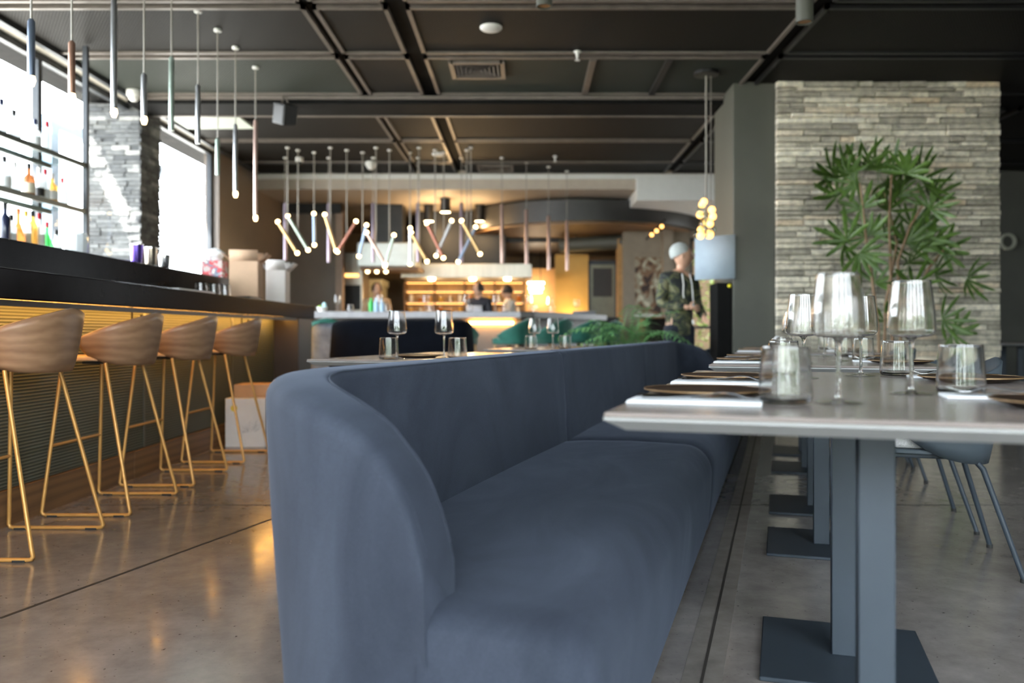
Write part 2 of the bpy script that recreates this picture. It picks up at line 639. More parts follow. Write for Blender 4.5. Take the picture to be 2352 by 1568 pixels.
# ceiling: dark slab with expanded-metal panels set between aluminium rails
ceiling = struct('ceiling', MB().box(-4.9, 9.0, -2.7, 13.1, HC + 0.03, HC + 0.15), M_matte, 'black ceiling carrying expanded metal panels')
XB = [(-4.20, -1.70), (-1.64, -1.06), (-0.92, 2.20), (2.32, 5.45), (5.57, 8.9)]
YB = [(-2.6, 0.3), (0.36, 3.25), (3.31, 6.28), (6.38, 7.44), (7.54, 8.72), (9.32, 10.78), (10.86, 12.2), (12.28, 13.0)]
for i, (x0, x1) in enumerate(XB):
    for j, (y0, y1) in enumerate(YB):
        green = (i == 2 and j in (4,)) or (i == 0 and j == 4)
        pm = MB().box(x0 + 0.03, x1 - 0.03, y0 + 0.03, y1 - 0.03, HC, HC + 0.02)
        struct('mesh_panel', pm, M_meshgreen if green else M_mesh, parent=ceiling, smooth=0)
        fr = MB()
        fr.box(x0, x0 + 0.035, y0, y1, HC - 0.018, HC + 0.02).box(x1 - 0.035, x1, y0, y1, HC - 0.018, HC + 0.02)
        fr.box(x0, x1, y0, y0 + 0.035, HC - 0.018, HC + 0.02).box(x0, x1, y1 - 0.035, y1, HC - 0.018, HC + 0.02)
        struct('panel_frame', fr, M_rail if x0 < 2.2 and j < 7 else M_black, parent=ceiling, smooth=0)
for bx in (0.63, 1.33):
    struct('panel_rail', MB().box(bx - 0.03, bx + 0.03, 7.58, 8.68, HC - 0.025, HC - 0.001), M_rail if bx < 1 else M_black, parent=ceiling)
bm = MB().box(WL, 3.0, 8.78, 9.26, HC - 0.09, HC + 0.03)
struct('trim_1', bm, M_matte, 'long black ceiling beam crossing the room', bev=0.004)
struct('beam_edge', MB().box(WL, 3.0, 8.745, 8.78, HC - 0.05, HC - 0.015), M_rail, parent=ceiling)
struct('beam_edge', MB().box(WL, 3.0, 9.26, 9.30, HC - 0.10, HC - 0.06), M_rail, parent=ceiling)

# window wall on the left
wl = MB()
wl.box(-4.42, WL, -2.7, 2.2, 0, HC + 0.1).box(-4.42, WL, 2.2, 9.08, 0, 1.0).box(-4.42, WL, 9.58, 11.42, 0, 1.0)
wl.box(-4.42, WL, 11.42, 19.0, 0, HC + 0.1)
struct('wall_left', wl, M_brownwall, 'dark brown panelled wall beside the windows')
struct('trim_2', MB().box(-4.42, WL + 0.01, 2.2, 11.42, 3.385, HC + 0.1), mat('cream_trim', (0.50, 0.47, 0.40), 0.6, var=0.05), 'cream head trim above the bar windows')
struct('trim_3', MB().box(WL + 0.01, WL + 0.06, 2.2, 13.0, 3.36, HC + 0.02), M_frame, 'dark strip along the top of the window wall')  # solid dark strip where the wall meets the ceiling
# grey brick pier between the windows, clad brick by brick
pier = struct('wall_pier', MB().box(-4.83, WL - 0.012, 9.09, 9.57, 0, HC), mat('pier_mortar', (0.12, 0.12, 0.12), 0.9, var=0.1), 'grey brick pier between the bar windows')
rows = MB()
zc = 0.9
while zc < 3.36:
    hgt = random.uniform(0.036, 0.055)
    x = -4.84
    while x < WL - 0.01:
        w = min(random.uniform(0.09, 0.26), WL - x)
        if WL - x - w < 0.05:
            w = WL - x
        rows.box(x + 0.002, x + w - 0.003, 9.082 - random.uniform(0.0, 0.02), 9.10, zc + 0.003, min(zc + hgt - 0.003, 3.38))
        x += w
    y = 9.075
    while y < 9.575:
        w = min(random.uniform(0.09, 0.26), 9.58 - y)
        rows.box(WL - 0.014, WL + random.uniform(0.0, 0.015), y + 0.002, y + w - 0.003, zc + 0.003, min(zc + hgt - 0.003, 3.38))
        y += w
    zc += hgt
tag(rows.build('brick_facing', M_stonegrey, pier, smooth=0), kind='stuff')


def window(name, label, y0, y1, z0, z1, x, nm):
    o = struct(name, MB().box(x - 0.03, x + 0.03, y0, y0 + 0.06, z0, z1).box(x - 0.03, x + 0.03, y1 - 0.06, y1, z0, z1)
               .box(x - 0.03, x + 0.03, y0, y1, z0, z0 + 0.06).box(x - 0.03, x + 0.03, y0, y1, z1 - 0.06, z1), M_frame, label)
    for k in range(1, nm):
        yy = lerp(y0, y1, k / nm)
        MB().box(x - 0.03, x + 0.03, yy - 0.03, yy + 0.03, z0 + 0.06, z1 - 0.06).build('mullion', M_frame, o)
    for k in range(nm):
        ya, yb = lerp(y0, y1, k / nm) + 0.031, lerp(y0, y1, (k + 1) / nm) - 0.031
        MB().add([(x, ya, z0 + 0.06), (x, yb, z0 + 0.06), (x, yb, z1 - 0.06), (x, ya, z1 - 0.06)], [(0, 1, 2, 3)]).build('pane', M_pane, o, smooth=0)
    return o


window('window_1', 'tall bright window behind the bottle shelves', 2.2, 9.15, 1.0, 3.385, -4.37, 4)
window('window_2', 'bright white window beyond the brick pier', 9.58, 11.42, 1.0, 3.385, -4.34, 1)
struct('trim_4', MB().box(-5.62, -5.5, 9.6, 16.0, 3.28, 3.42), M_bluebeam, 'blue grey steel beam outside the bar windows')
struct('trim_5', MB().box(-5.62, -5.5, 9.62, 9.78, -0.1, 3.28), M_bluebeam, 'blue grey steel post outside the bar window')
struct('sun_blocker_inner', MB().box(-6.0, -4.42, -3.0, 16.0, 5.45, 5.6).box(-4.5, -4.42, -3.0, 16.0, 3.5, 5.45), M_white, 'unseen slab added to cut the top of the sun stripe on the pier')  # added out of view; keeps sun off the upper part of the pier
struct('sun_blocker_outer', MB().box(-8.2, -6.26, -3.0, 16.0, 5.45, 5.6), M_white, 'unseen slab added to cut the bottom of the sun stripe on the pier')  # added out of view; the slit beside it lets one sun stripe through

# glazed front behind the lens
RW = 4.4
wr = MB().box(-4.9, -4.1, -2.9, -2.7, 0, HC + 0.1).box(RW, 9.0, -2.9, -2.7, 0, HC + 0.1).box(-4.1, RW, -2.9, -2.7, 3.22, HC + 0.1)
struct('wall_rear', wr, M_charcoal, 'charcoal wall around the glazed front')
for k in range(1, 5):
    xp = lerp(-4.1, RW, k / 5)
    struct('wall_rear_pier', MB().box(xp - 0.2, xp + 0.2, -2.9, -2.7, 0, 3.22), M_charcoal, 'charcoal pier in the glazed front')
wo = struct('window_3', MB().box(-4.1, RW, -2.83, -2.77, 0, 0.08).box(-4.1, RW, -2.83, -2.77, 3.14, 3.22), M_frame, 'full height glazed front facing the terrace')
for k in range(5):
    x1, x2 = lerp(-4.1, RW, k / 5) + 0.2, lerp(-4.1, RW, (k + 1) / 5) - 0.2
    MB().box((x1 + x2) / 2 - 0.03, (x1 + x2) / 2 + 0.03, -2.83, -2.77, 0.08, 3.14).build('mullion', M_frame, wo)
    MB().add([(x1, -2.8, 0.08), (x2, -2.8, 0.08), (x2, -2.8, 3.14), (x1, -2.8, 3.14)], [(0, 3, 2, 1)]).build('pane', M_pane, wo, smooth=0)
hg = MB()
rng = random.Random(5)
for k in range(2600):
    p = Vector((rng.uniform(-9, 9), rng.uniform(-9.2, -8.0), rng.uniform(-0.1, 2.6)))
    d = Vector((rng.uniform(-1, 1), rng.uniform(-1, 1), rng.uniform(-0.6, 1))).normalized() * 0.34
    q = d.cross(Vector((rng.uniform(-1, 1), rng.uniform(-1, 1), 1))).normalized() * 0.16
    hg.add([p, p + d * 0.5 + q, p + d, p + d * 0.5 - q], [(0, 1, 2, 3)])
tag(hg.build('terrace_hedge', mat('terrace_hedge_leaf', (0.26, 0.38, 0.08), 0.6, c2=(0.07, 0.14, 0.03), vs=3), None, smooth=0), 'green hedge along the terrace behind the viewer', 'hedge', kind='stuff')
struct('ground', MB().box(-60, 60, -60, 60, -0.4, -0.12), mat('terrace_paving', (0.30, 0.29, 0.27), 0.8, var=0.15, vs=2), 'pale terrace paving outside')

# right hand side
struct('wall_right', MB().box(8.9, 9.1, -2.7, 19, 0, HC + 0.1), M_darkwall, 'dark olive side wall')
struct('wall_back_right', MB().box(5.2, 9.0, 12.9, 13.1, 0, HC + 0.1), M_darkwall, 'dark olive wall beyond the stone pillar')

# stacked stone wall, stone by stone
SX0, SX1, SY = X(1783, 8.3), X(2296, 8.3), 8.3
stonewall = struct('wall_stone', MB().box(SX0 + 0.02, SX1 - 0.01, SY + 0.03, SY + 0.55, 0, HC + 0.02), mat('stone_backing', (0.10, 0.10, 0.09), 0.9, var=0.1), 'stacked stone feature wall in cream and grey')
smeshes = []
for k in range(10):
    mb = MB()
    j = lambda a: random.uniform(-a, a)
    vs = [(-0.5, 0.5, -0.5), (0.5, 0.5, -0.5), (0.5, 0.5, 0.5), (-0.5, 0.5, 0.5)]
    fr = [(-0.49 + j(.01), -0.42 + j(.06), -0.46 + j(.04)), (0.49 + j(.01), -0.42 + j(.06), -0.46 + j(.04)), (0.49 + j(.01), -0.42 + j(.06), 0.46 + j(.04)), (-0.49 + j(.01), -0.42 + j(.06), 0.46 + j(.04))]
    mid = [(-0.25 + j(.1), -0.5 + j(.08), j(.2)), (0.25 + j(.1), -0.5 + j(.08), j(.2))]
    mb.add(vs + fr + mid, [(0, 4, 7, 3), (1, 2, 6, 5), (0, 1, 5, 4), (3, 7, 6, 2), (4, 8, 7), (5, 6, 9), (4, 5, 9, 8), (7, 8, 9, 6)])
    smeshes.append(mb.mesh('stone', M_stone, 0))
rest = MB()
zt = HC
cnt = 0
while zt > 0.0:
    hgt = random.choice((0.042, 0.05, 0.056, 0.062))
    if zt < hgt + 0.03:
        hgt = zt
    x = SX0
    while x < SX1 - 0.005:
        w = random.choice((0.14, 0.2, 0.27, 0.34, 0.44, 0.55))
        if SX1 - x - w < 0.1:
            w = SX1 - x
        dp = 0.05 + random.uniform(0, 0.035)
        if cnt < 300:
            o = bpy.data.objects.new('stone', random.choice(smeshes))
            col.objects.link(o)
            o.parent = stonewall
            o.scale = (w - 0.006, dp, hgt - 0.006)
            o.location = (x + w / 2, SY + 0.045 - dp / 2, zt - hgt / 2)
        else:
            rest.box(x + 0.003, x + w - 0.003, SY + 0.045 - dp, SY + 0.045, zt - hgt + 0.003, zt - 0.003)
        cnt += 1
        x += w
    zt -= hgt
tag(rest.build('stone_courses', M_stone, stonewall, smooth=0), kind='stuff')
struct('wall_column', MB().box(2.11, SX0 + 0.005, 8.36, 9.2, 0, HC + 0.02), M_charcoal, 'charcoal painted column beside the stone wall', bev=0.006)

# lower ceiling and kitchen shell
struct('ceiling_soffit', MB().box(-4.3, 5.2, 13.0, 19.0, 3.13, HC + 0.1), M_soffit, 'beige lower ceiling over the open kitchen')
struct('trim_6', MB().box(WL, 3.2, 12.96, 13.0, 3.29, 3.36), M_white, 'thin white edge strip along the lower ceiling')
struct('ceiling_box', MB().box(1.75, 3.2, 12.95, 15.4, 2.95, 3.31), M_white, 'white boxed ceiling section near the column', bev=0.01)
struct('wall_kitchen_side', MB().box(WL, -3.26, 14.5, 14.62, 0, 3.13), M_brownwall, 'brown panelled wall beside the kitchen')
struct('trim_7', MB().box(-3.30, -3.18, 14.44, 14.6, 0, 3.0), mat('pinkish_wood_post', (0.36, 0.27, 0.22), 0.5, var=0.1), 'pale wooden post at the kitchen opening')
struct('trim_8', MB().box(WL, -3.2, 14.40, 14.5, 2.96, 3.13), M_black, 'black band above the brown wall')
M_kwall = mat('kitchen_wall', (0.20, 0.13, 0.07), 0.6, var=0.1)
struct('wall_back', MB().box(-4.3, 5.3, 18.8, 19.0, 0, 3.4), M_kwall, 'brown kitchen back wall')
struct('wall_kitchen_right', MB().box(2.45, 2.62, 14.6, 18.8, 0, 3.13), mat('warm_grey_wall', (0.24, 0.20, 0.15), 0.6, var=0.08), 'warm grey wall right of the kitchen')

# ------------------------------------------------------------------ banquette sofa
sofa = thing('banquette_sofa', 'long blue-grey velvet banquette sofa with curved end arm', 'sofa', S(0, 0), -SA)
# local frame: x = v (towards tables), y = u (away from the lens)
UA, VB, RC, TH = -0.83, -0.80, 0.42, 0.135
UE = 6.15
SEAMS = [1.545, 3.84]


def wall_path():
    """outer line of back and arms, from the near arm tip round to the far arm tip: (x, y, inward normal, height)"""
    pts = []
    hts = lambda q: min(0.80, 0.806 - 0.156 * math.exp(-q / 0.22) - 0.16 * math.exp(-q / 0.045))
    s0 = 0.0
    for k in range(10):
        t = (k / 10) ** 1.3
        pts.append((lerp(-0.295, VB + RC, t), UA, 0.0, 1.0, lerp(0, 0.085, t)))
    for k in range(17):
        a = k / 16 * PI / 2
        pts.append((VB + RC - RC * math.sin(a), UA + RC - RC * math.cos(a), math.sin(a), math.cos(a), 0.085 + RC * a))
    return [(x, y, nx, ny, hts(s)) for x, y, nx, ny, s in pts]


def section(prof_pts, closed_ends=True):
    pass


def back_mesh(path, puff0=True, puff1=True):
    """sweep of the padded wall section along a plan path"""
    mb = MB()
    prof = []       # (fraction across thickness, height rule)
    secs = []
    n = len(path)
    for i, (x, y, nx, ny, h) in enumerate(path):
        sh = 1.0
        e = 0.0
        if (puff0 and i == 0) or (puff1 and i == n - 1):
            e = 0.014
        elif (puff0 and i == 1) or (puff1 and i == n - 2):
            e = 0.004
        r = 0.035
        T = TH
        p = [(0.045, 0.02), (0.030, 0.31 * h), (0.010, 0.66 * h), (0.0, h - 0.075)]
        for k in range(6):
            a = k / 5 * PI / 2
            p.append((r - r * math.cos(a), h - r + r * math.sin(a)))
        p += [(T * 0.5, h + 0.004)]
        for k in range(6):
            a = k / 5 * PI / 2
            p.append((T - r * 0.7 + r * 0.7 * math.sin(a), h - r * 0.7 + r * 0.7 * math.cos(a)))
        p += [(T + 0.006, h - 0.10), (T + 0.015, lerp(h - 0.10, 0.36, 0.45)), (T + 0.03, 0.36), (T + 0.03, 0.02)]
        p = [(min(max(w, e), T + 0.03 - e) if e else w, z - e) for w, z in p]
        secs.append([(x + nx * w, y + ny * w, max(z, 0.02)) for w, z in p])
    m = len(secs[0])
    vs = [q for s_ in secs for q in s_]
    fs = [(i * m + j, i * m + j + 1, (i + 1) * m + j + 1, (i + 1) * m + j) for i in range(n - 1) for j in range(m - 1)]
    fs.append(tuple(range(m - 1, -1, -1)))
    fs.append(tuple((n - 1) * m + j for j in range(m)))
    return mb.add(vs, fs)


near = wall_path()
yl = [lerp(UA + RC, SEAMS[0] - 0.006, t) for t in (0.1, 0.3, 0.5, 0.7, 0.9, 0.975, 0.992, 1.0)]
back_mesh(near + [(VB, y, 1, 0, 0.80) for y in yl], False, True).build('back_section', M_velvet, sofa, smooth=60)
y0, y1 = SEAMS[0] + 0.006, SEAMS[1] - 0.006
back_mesh([(VB, lerp(y0, y1, t), 1, 0, 0.80) for t in (0, 0.007, 0.02, 0.25, 0.5, 0.75, 0.98, 0.993, 1)]).build('back_section', M_velvet, sofa, smooth=60)
far = [(x, UE + UA - y, nx, -ny, h) for x, y, nx, ny, h in reversed(near)]
far = [(x, y, nx, ny, h) for x, y, nx, ny, h in far]
y0 = SEAMS[1] + 0.006
back_mesh([(VB, lerp(y0, UE - RC, t), 1, 0, 0.80) for t in (0, 0.01, 0.03, 0.4, 0.8)] + far, True, False).build('back_section', M_velvet, sofa, smooth=60)


def seat_mesh(u0, u1, e0, e1):
    us = [0, 0.006, 0.02, 0.05, 0.12, 0.2, 0.3, 0.4]
    L = u1 - u0
    ys = [(u0 + d, d, e0) for d in us] + [(lerp(u0, u1, t), 1, 0) for t in (0.3, 0.5, 0.7)] + [(u1 - d, d, e1) for d in reversed(us)]
    secs = []
    for y, d, e in ys:
        k = e * (1 - min(1, d / 0.05)) ** 2
        top = 0.405 + (0.008 * math.sin(PI * (y - u0) / L)) - k
        fr = 0.0 - k
        r = 0.115
        p = [(VB + 0.10, 0.03), (VB + 0.10, top - 0.012), (-0.55, top), (-0.35, top + 0.006), (-0.2, top + 0.003)]
        for q in range(8):
            a = q / 7 * PI / 2
            p.append((fr - r + r * math.sin(a), top - r + r * math.cos(a)))
        p += [(fr - 0.004, 0.2), (fr - 0.015, 0.08), (fr - 0.03, 0.02)]
        tt = max(0.0, UA + RC - y, y - (UE - RC))
        vb = VB + RC - math.sqrt(max(0.0, RC * RC - tt * tt)) + 0.07
        if tt > RC - 0.13:
            vb = max(vb, -0.315)
        secs.append([(max(x, vb + 0.002 * i), y, z) for i, (x, z) in enumerate(p)])
    m, n = len(secs[0]), len(secs)
    vs = [q for s_ in secs for q in s_]
    fs = [(i * m + j, (i + 1) * m + j, (i + 1) * m + j + 1, i * m + j + 1) for i in range(n - 1) for j in range(m - 1)]
    fs.append(tuple(range(m)))
    fs.append(tuple((n - 1) * m + j for j in range(m - 1, -1, -1)))
    return MB().add(vs, fs)


seat_mesh(UA + 0.012, SEAMS[0] - 0.004, 0.03, 0.022).build('seat_section', M_velvet, sofa, smooth=60)
seat_mesh(SEAMS[0] + 0.004, SEAMS[1] - 0.004, 0.022, 0.022).build('seat_section', M_velvet, sofa, smooth=60)
seat_mesh(SEAMS[1] + 0.004, UE - 0.012, 0.022, 0.03).build('seat_section', M_velvet, sofa, smooth=60)
# piping along the crest of the near arm
M_piping = mat('velvet_piping', (0.045, 0.052, 0.064), 0.85, var=0.1)
pth = near[1:] + [(VB, y, 1, 0, 0.80) for y in yl[:-1]]
MB().tube([(x + nx * 0.022, y + ny * 0.022, h - 0.006) for x, y, nx, ny, h in pth], 0.0018, 6).build('piping', M_velvet, sofa)
MB().tube([(x + nx * (TH - 0.008), y + ny * (TH - 0.008), h - 0.003) for x, y, nx, ny, h in pth], 0.0018, 6).build('piping', M_velvet, sofa)

# ------------------------------------------------------------------ tables
TZ = 0.76
TU = [-0.08, 1.94, 3.96]


def make_table(label, u, v=0.44, w=0.86, ln=1.5, group='stone topped restaurant tables'):
    t = thing('restaurant_table', label, 'table', S(u, v), -SA, group)
    hw, hl = w / 2, ln / 2
    MB().box(-hw, hw, -hl, hl, TZ - 0.008, TZ).build('tabletop', M_table, t, bev=0.004)
    c = 0.03
    e = MB()
    e.add([(-hw, -hl, TZ - 0.008), (hw, -hl, TZ - 0.008), (hw, hl, TZ - 0.008), (-hw, hl, TZ - 0.008),
           (-hw, -hl, TZ - 0.012), (hw, -hl, TZ - 0.012), (hw, hl, TZ - 0.012), (-hw, hl, TZ - 0.012),
           (-hw + c, -hl + c, TZ - 0.03), (hw - c, -hl + c, TZ - 0.03), (hw - c, hl - c, TZ - 0.03), (-hw + c, hl - c, TZ - 0.03)],
          [(0, 1, 5, 4), (1, 2, 6, 5), (2, 3, 7, 6), (3, 0, 4, 7), (4, 5, 9, 8), (5, 6, 10, 9), (6, 7, 11, 10), (7, 4, 8, 11), (8, 9, 10, 11), (3, 2, 1, 0)])
    e.build('bevelled_edge', M_tableedge, t, smooth=0)
    for s_ in (-1, 1):
        y = 0.395 * s_
        MB().cbox((0, y, 0.012 + 0.355), (0.062, 0.062, 0.71)).build('leg', M_tableleg, t, bev=0.003)
        MB().cbox((0, y, 0.006), (0.43, 0.47, 0.012)).build('base_plate', M_tableleg, t, bev=0.003)
        MB().cbox((0, y, TZ - 0.035), (0.3, 0.3, 0.01)).build('mounting_plate', M_tableleg, t)
    return t


tbl = make_table('grey stone table nearest the camera beside the sofa', TU[0])
dup(tbl, S(TU[1], 0.44), -SA, 'second grey stone table along the front of the sofa')
dup(tbl, S(TU[2], 0.44), -SA, 'farthest grey stone table along the front of the sofa')
TB = [(2.03, -1.40), (4.44, -1.40)]
dup(tbl, S(TB[0][0], TB[0][1]), -SA, 'grey stone table just behind the sofa back, nearest the bar')
dup(tbl, S(TB[1][0], TB[1][1]), -SA, 'grey stone table farther along behind the sofa back')


# ------------------------------------------------------------------ glasses and place settings
def smooth_profile(pts, k=5):
    """Catmull-Rom rounding of a lathe profile"""
    P_ = [pts[0]] + list(pts) + [pts[-1]]
    out = []
    for a_, b_, c_, d_ in zip(P_, P_[1:], P_[2:], P_[3:]):
        for q in range(k):
            t = q / k
            out.append(tuple(0.5 * (2 * b_[n] + (c_[n] - a_[n]) * t + (2 * a_[n] - 5 * b_[n] + 4 * c_[n] - d_[n]) * t * t + (3 * b_[n] - a_[n] - 3 * c_[n] + d_[n]) * t ** 3) for n in (0, 1)))
    return out + [tuple(pts[-1])]


def glass_wall(outer, t_, floor_):
    """closed glass body: outer line, rounded lip, inner line"""
    o_ = smooth_profile(outer)
    rt, zt_ = o_[-1]
    lip = [(rt - t_ * 0.5 + t_ * 0.5 * math.cos(a), zt_ + t_ * 0.5 * math.sin(a)) for a in [PI * k / 6 for k in range(1, 6)]]
    inn = [(r - t_, z) for r, z in o_ if z > floor_ + 0.004][::-1]
    rb = inn[-1][0]
    inn += [(rb * 0.97, floor_ + 0.0022), (rb * 0.9, floor_ + 0.0008), (rb * 0.75, floor_), (0, floor_)]
    return o_ + lip + inn


def make_wine(label, loc):
    t = thing('wine_glass', label, 'wine glass', loc, 0, 'stemmed wine glasses')
    out = [(0, 0.1133), (0.012, 0.1137), (0.026, 0.1158), (0.038, 0.1195), (0.0445, 0.126), (0.0458, 0.136), (0.0440, 0.165), (0.0400, 0.200), (0.0365, 0.228)]
    MB().lathe(glass_wall(out, 0.0011, 0.1160), 72).build('bowl', M_solidglass, t, smooth=50)
    ft = smooth_profile([(0, 0.0), (0.0375, 0.0), (0.039, 0.0010), (0.030, 0.0026), (0.012, 0.0055), (0.007, 0.0085)], 3)
    MB().lathe([(max(r, 0.0), z) for r, z in ft], 40).build('foot', M_stemglass, t, smooth=50)
    st = smooth_profile([(0, 0.0080), (0.0065, 0.0085), (0.0055, 0.012), (0.0040, 0.03), (0.0038, 0.07), (0.0042, 0.098), (0.0065, 0.109), (0.0105, 0.1132), (0, 0.1134)], 3)
    MB().lathe([(max(r, 0.0), z) for r, z in st], 32).build('stem', M_solidglass, t, smooth=50)
    return t


def make_tumbler(label, loc):
    t = thing('tumbler_glass', label, 'tumbler', loc, 0, 'short clear tumblers')
    out = [(0, 0.0004), (0.025, 0.0005), (0.036, 0.0012), (0.0430, 0.005), (0.0455, 0.014), (0.0452, 0.026), (0.0435, 0.055), (0.0405, 0.100)]
    MB().lathe(glass_wall(out, 0.0012, 0.0080), 72).build('glass_body', M_solidglass, t, smooth=50)
    return t


def make_plate(label, loc):
    t = thing('plate', label, 'plate', loc, 0, 'brown speckled plates')
    MB().lathe([(0, 0.004), (0.07, 0.004), (0.074, 0.0), (0.08, 0.0), (0.105, 0.006), (0.121, 0.0125), (0.1205, 0.0138), (0.112, 0.0122), (0.09, 0.0112), (0, 0.0108)], 40).build('dish', M_plate, t, smooth=50)
    MB().lathe([(0.1203, 0.0137), (0.1208, 0.0122), (0.1218, 0.0123), (0.1217, 0.0142), (0.1205, 0.0143)], 40, close=True).build('rim', M_platerim, t, smooth=50)
    return t


def make_napkin(label, loc, rz):
    """folded napkin, long side along local x"""
    o = MB().box(-0.115, 0.115, -0.048, 0.048, 0, 0.0018).box(-0.114, 0.115, -0.0475, 0.0475, 0.002, 0.0036).box(-0.113, 0.1145, -0.047, 0.048, 0.0038, 0.0056).build('napkin', M_napkin, None, bev=0.001)
    o.location = loc
    o.rotation_euler = (0, 0, rz)
    return tag(o, label, 'napkin', 'folded white napkins')


def cutlery_mesh():
    f = MB()
    f.tube([(-0.10, 0, 0.006), (-0.06, 0, 0.0065), (0.0, 0, 0.010), (0.04, 0, 0.016), (0.06, 0, 0.014), (0.078, 0, 0.008)], [0.0055, 0.0048, 0.003, 0.003, 0.005, 0.009], 8, flat=0.35)
    for k in (-1.5, -0.5, 0.5, 1.5):
        f.tube([(0.076, k * 0.0055, 0.008), (0.092, k * 0.0055, 0.007), (0.118, k * 0.0055, 0.016)], [0.002, 0.0017, 0.001], 5)
    k = MB()
    k.tube([(-0.105, 0, 0.005), (-0.06, 0, 0.005), (-0.01, 0, 0.005)], [0.007, 0.0065, 0.005], 8, flat=0.5)
    k.tube([(-0.01, 0, 0.005), (0.02, 0, 0.005), (0.09, 0, 0.005), (0.115, 0.004, 0.005)], [0.005, 0.010, 0.010, 0.002], 8, flat=0.12)
    return f, k


fmb, kmb = cutlery_mesh()
FORK, KNIFE = fmb.mesh('fork', M_steel, 60), kmb.mesh('knife', M_steel, 60)


def cutlery(kind, label, loc, rz):
    o = bpy.data.objects.new(kind, FORK if kind == 'fork' else KNIFE)
    col.objects.link(o)
    o.location, o.rotation_euler = loc, (0, 0, rz)
    return tag(o, label, kind, 'steel forks' if kind == 'fork' else 'steel knives')


W0 = T0 = P0 = None


def wine(label, p):
    global W0
    if W0 is None:
        W0 = make_wine(label, p)
        return W0
    return dup(W0, p, random.uniform(0, 6), label)


def tumbler(label, p):
    global T0
    if T0 is None:
        T0 = make_tumbler(label, p)
        return T0
    return dup(T0, p, random.uniform(0, 6), label)


def plate(label, p):
    global P0
    if P0 is None:
        P0 = make_plate(label, p)
        return P0
    return dup(P0, p, random.uniform(0, 6), label)


names = ['nearest table', 'second table', 'farthest table']
for ti, tn in enumerate(names):
    du = TU[ti] - TU[0]
    # (place, plate u v, napkin u v, wine u v, tumbler u v, towards table centre is +v for sofa side)
    sets = [('sofa side front', (-0.435, 0.135), (-0.613, 0.13), (-0.54, 0.373), (-0.585, 0.283), 0),
            ('sofa side back', (0.13, 0.145), (-0.035, 0.135), (0.275, 0.336), (0.40, 0.285), 0),
            ('chair side front', (-0.53, 0.735), (-0.335, 0.69), (-0.276, 0.528), (-0.255, 0.622), 1),
            ('chair side back', (0.23, 0.735), (0.40, 0.73), (0.45, 0.497), (0.478, 0.595), 1)]
    for nm, pl, na, wi, tu, fl in sets:
        e = f'{nm} of the {tn}'
        plate('brown speckled plate with gold rim at the ' + e, S(pl[0] + du, pl[1], TZ + 0.0005))
        rz = -SA + (PI if fl else 0)
        make_napkin('folded white napkin at the ' + e, S(na[0] + du, na[1], TZ + 0.0005), rz)
        q = -0.012 if not fl else 0.012
        cutlery('fork', 'steel fork on the napkin at the ' + e, S(na[0] + du + q, na[1] + 0.01, TZ + 0.0045), rz + 0.06)
        cutlery('knife', 'steel knife on the napkin at the ' + e, S(na[0] + du - 2.4 * q, na[1], TZ + 0.0045), rz)
        wine('stemmed wine glass at the ' + e, S(wi[0] + du, wi[1], TZ + 0.0005))
        tumbler('short clear tumbler at the ' + e, S(tu[0] + du, tu[1], TZ + 0.0005))
for px, z, kind, lab in [(912, 3.92, 0, 'stemmed wine glass left, on the table behind the sofa'), (1020, 3.92, 0, 'stemmed wine glass right, on the table behind the sofa'),
                         (893, 3.80, 1, 'short clear tumbler left, on the table behind the sofa'), (1051, 3.88, 1, 'short clear tumbler right, on the table behind the sofa'),
                         (1228, 6.15, 0, 'stemmed wine glass left, on the farther table behind the sofa'), (1270, 6.15, 0, 'stemmed wine glass right, on the farther table behind the sofa'),
                         (1219, 6.08, 1, 'short clear tumbler left, on the farther table behind the sofa'), (1297, 6.2, 1, 'short clear tumbler right, on the farther table behind the sofa')]:
    (wine if kind == 0 else tumbler)(lab, (X(px, z), z, TZ + 0.0005))
pp = R(955, 826, 3.6)
plate('brown speckled plate beside the glasses behind the sofa', (X(955, 4.0), 4.1, TZ + 0.0005))


# ------------------------------------------------------------------ dining chairs (tub shell, tube legs)
def shell_grid(rx, ry, zb, zt_back, zt_arm, amax, flare, nz=7, na=25, rexp=2.6):
    """curved tub back; angle 0 is the rear (+x)"""
    def fn(i, j):
        a = lerp(-amax, amax, i)
        k = abs(a) / amax
        top = lerp(zt_back, zt_arm, k ** 1.4)
        bot = zb + 0.5 * (zt_arm - zb) * k ** 4
        zz = lerp(bot, top, j)
        f = lerp(1 - flare, 1.0, (j ** 0.7))
        ca, sa = math.cos(a), math.sin(a)
        r = (abs(ca) ** rexp + abs(sa) ** rexp) ** (-1 / rexp)
        return (rx * f * r * ca, ry * f * r * sa, zz)
    return MB().grid(fn, na, nz)


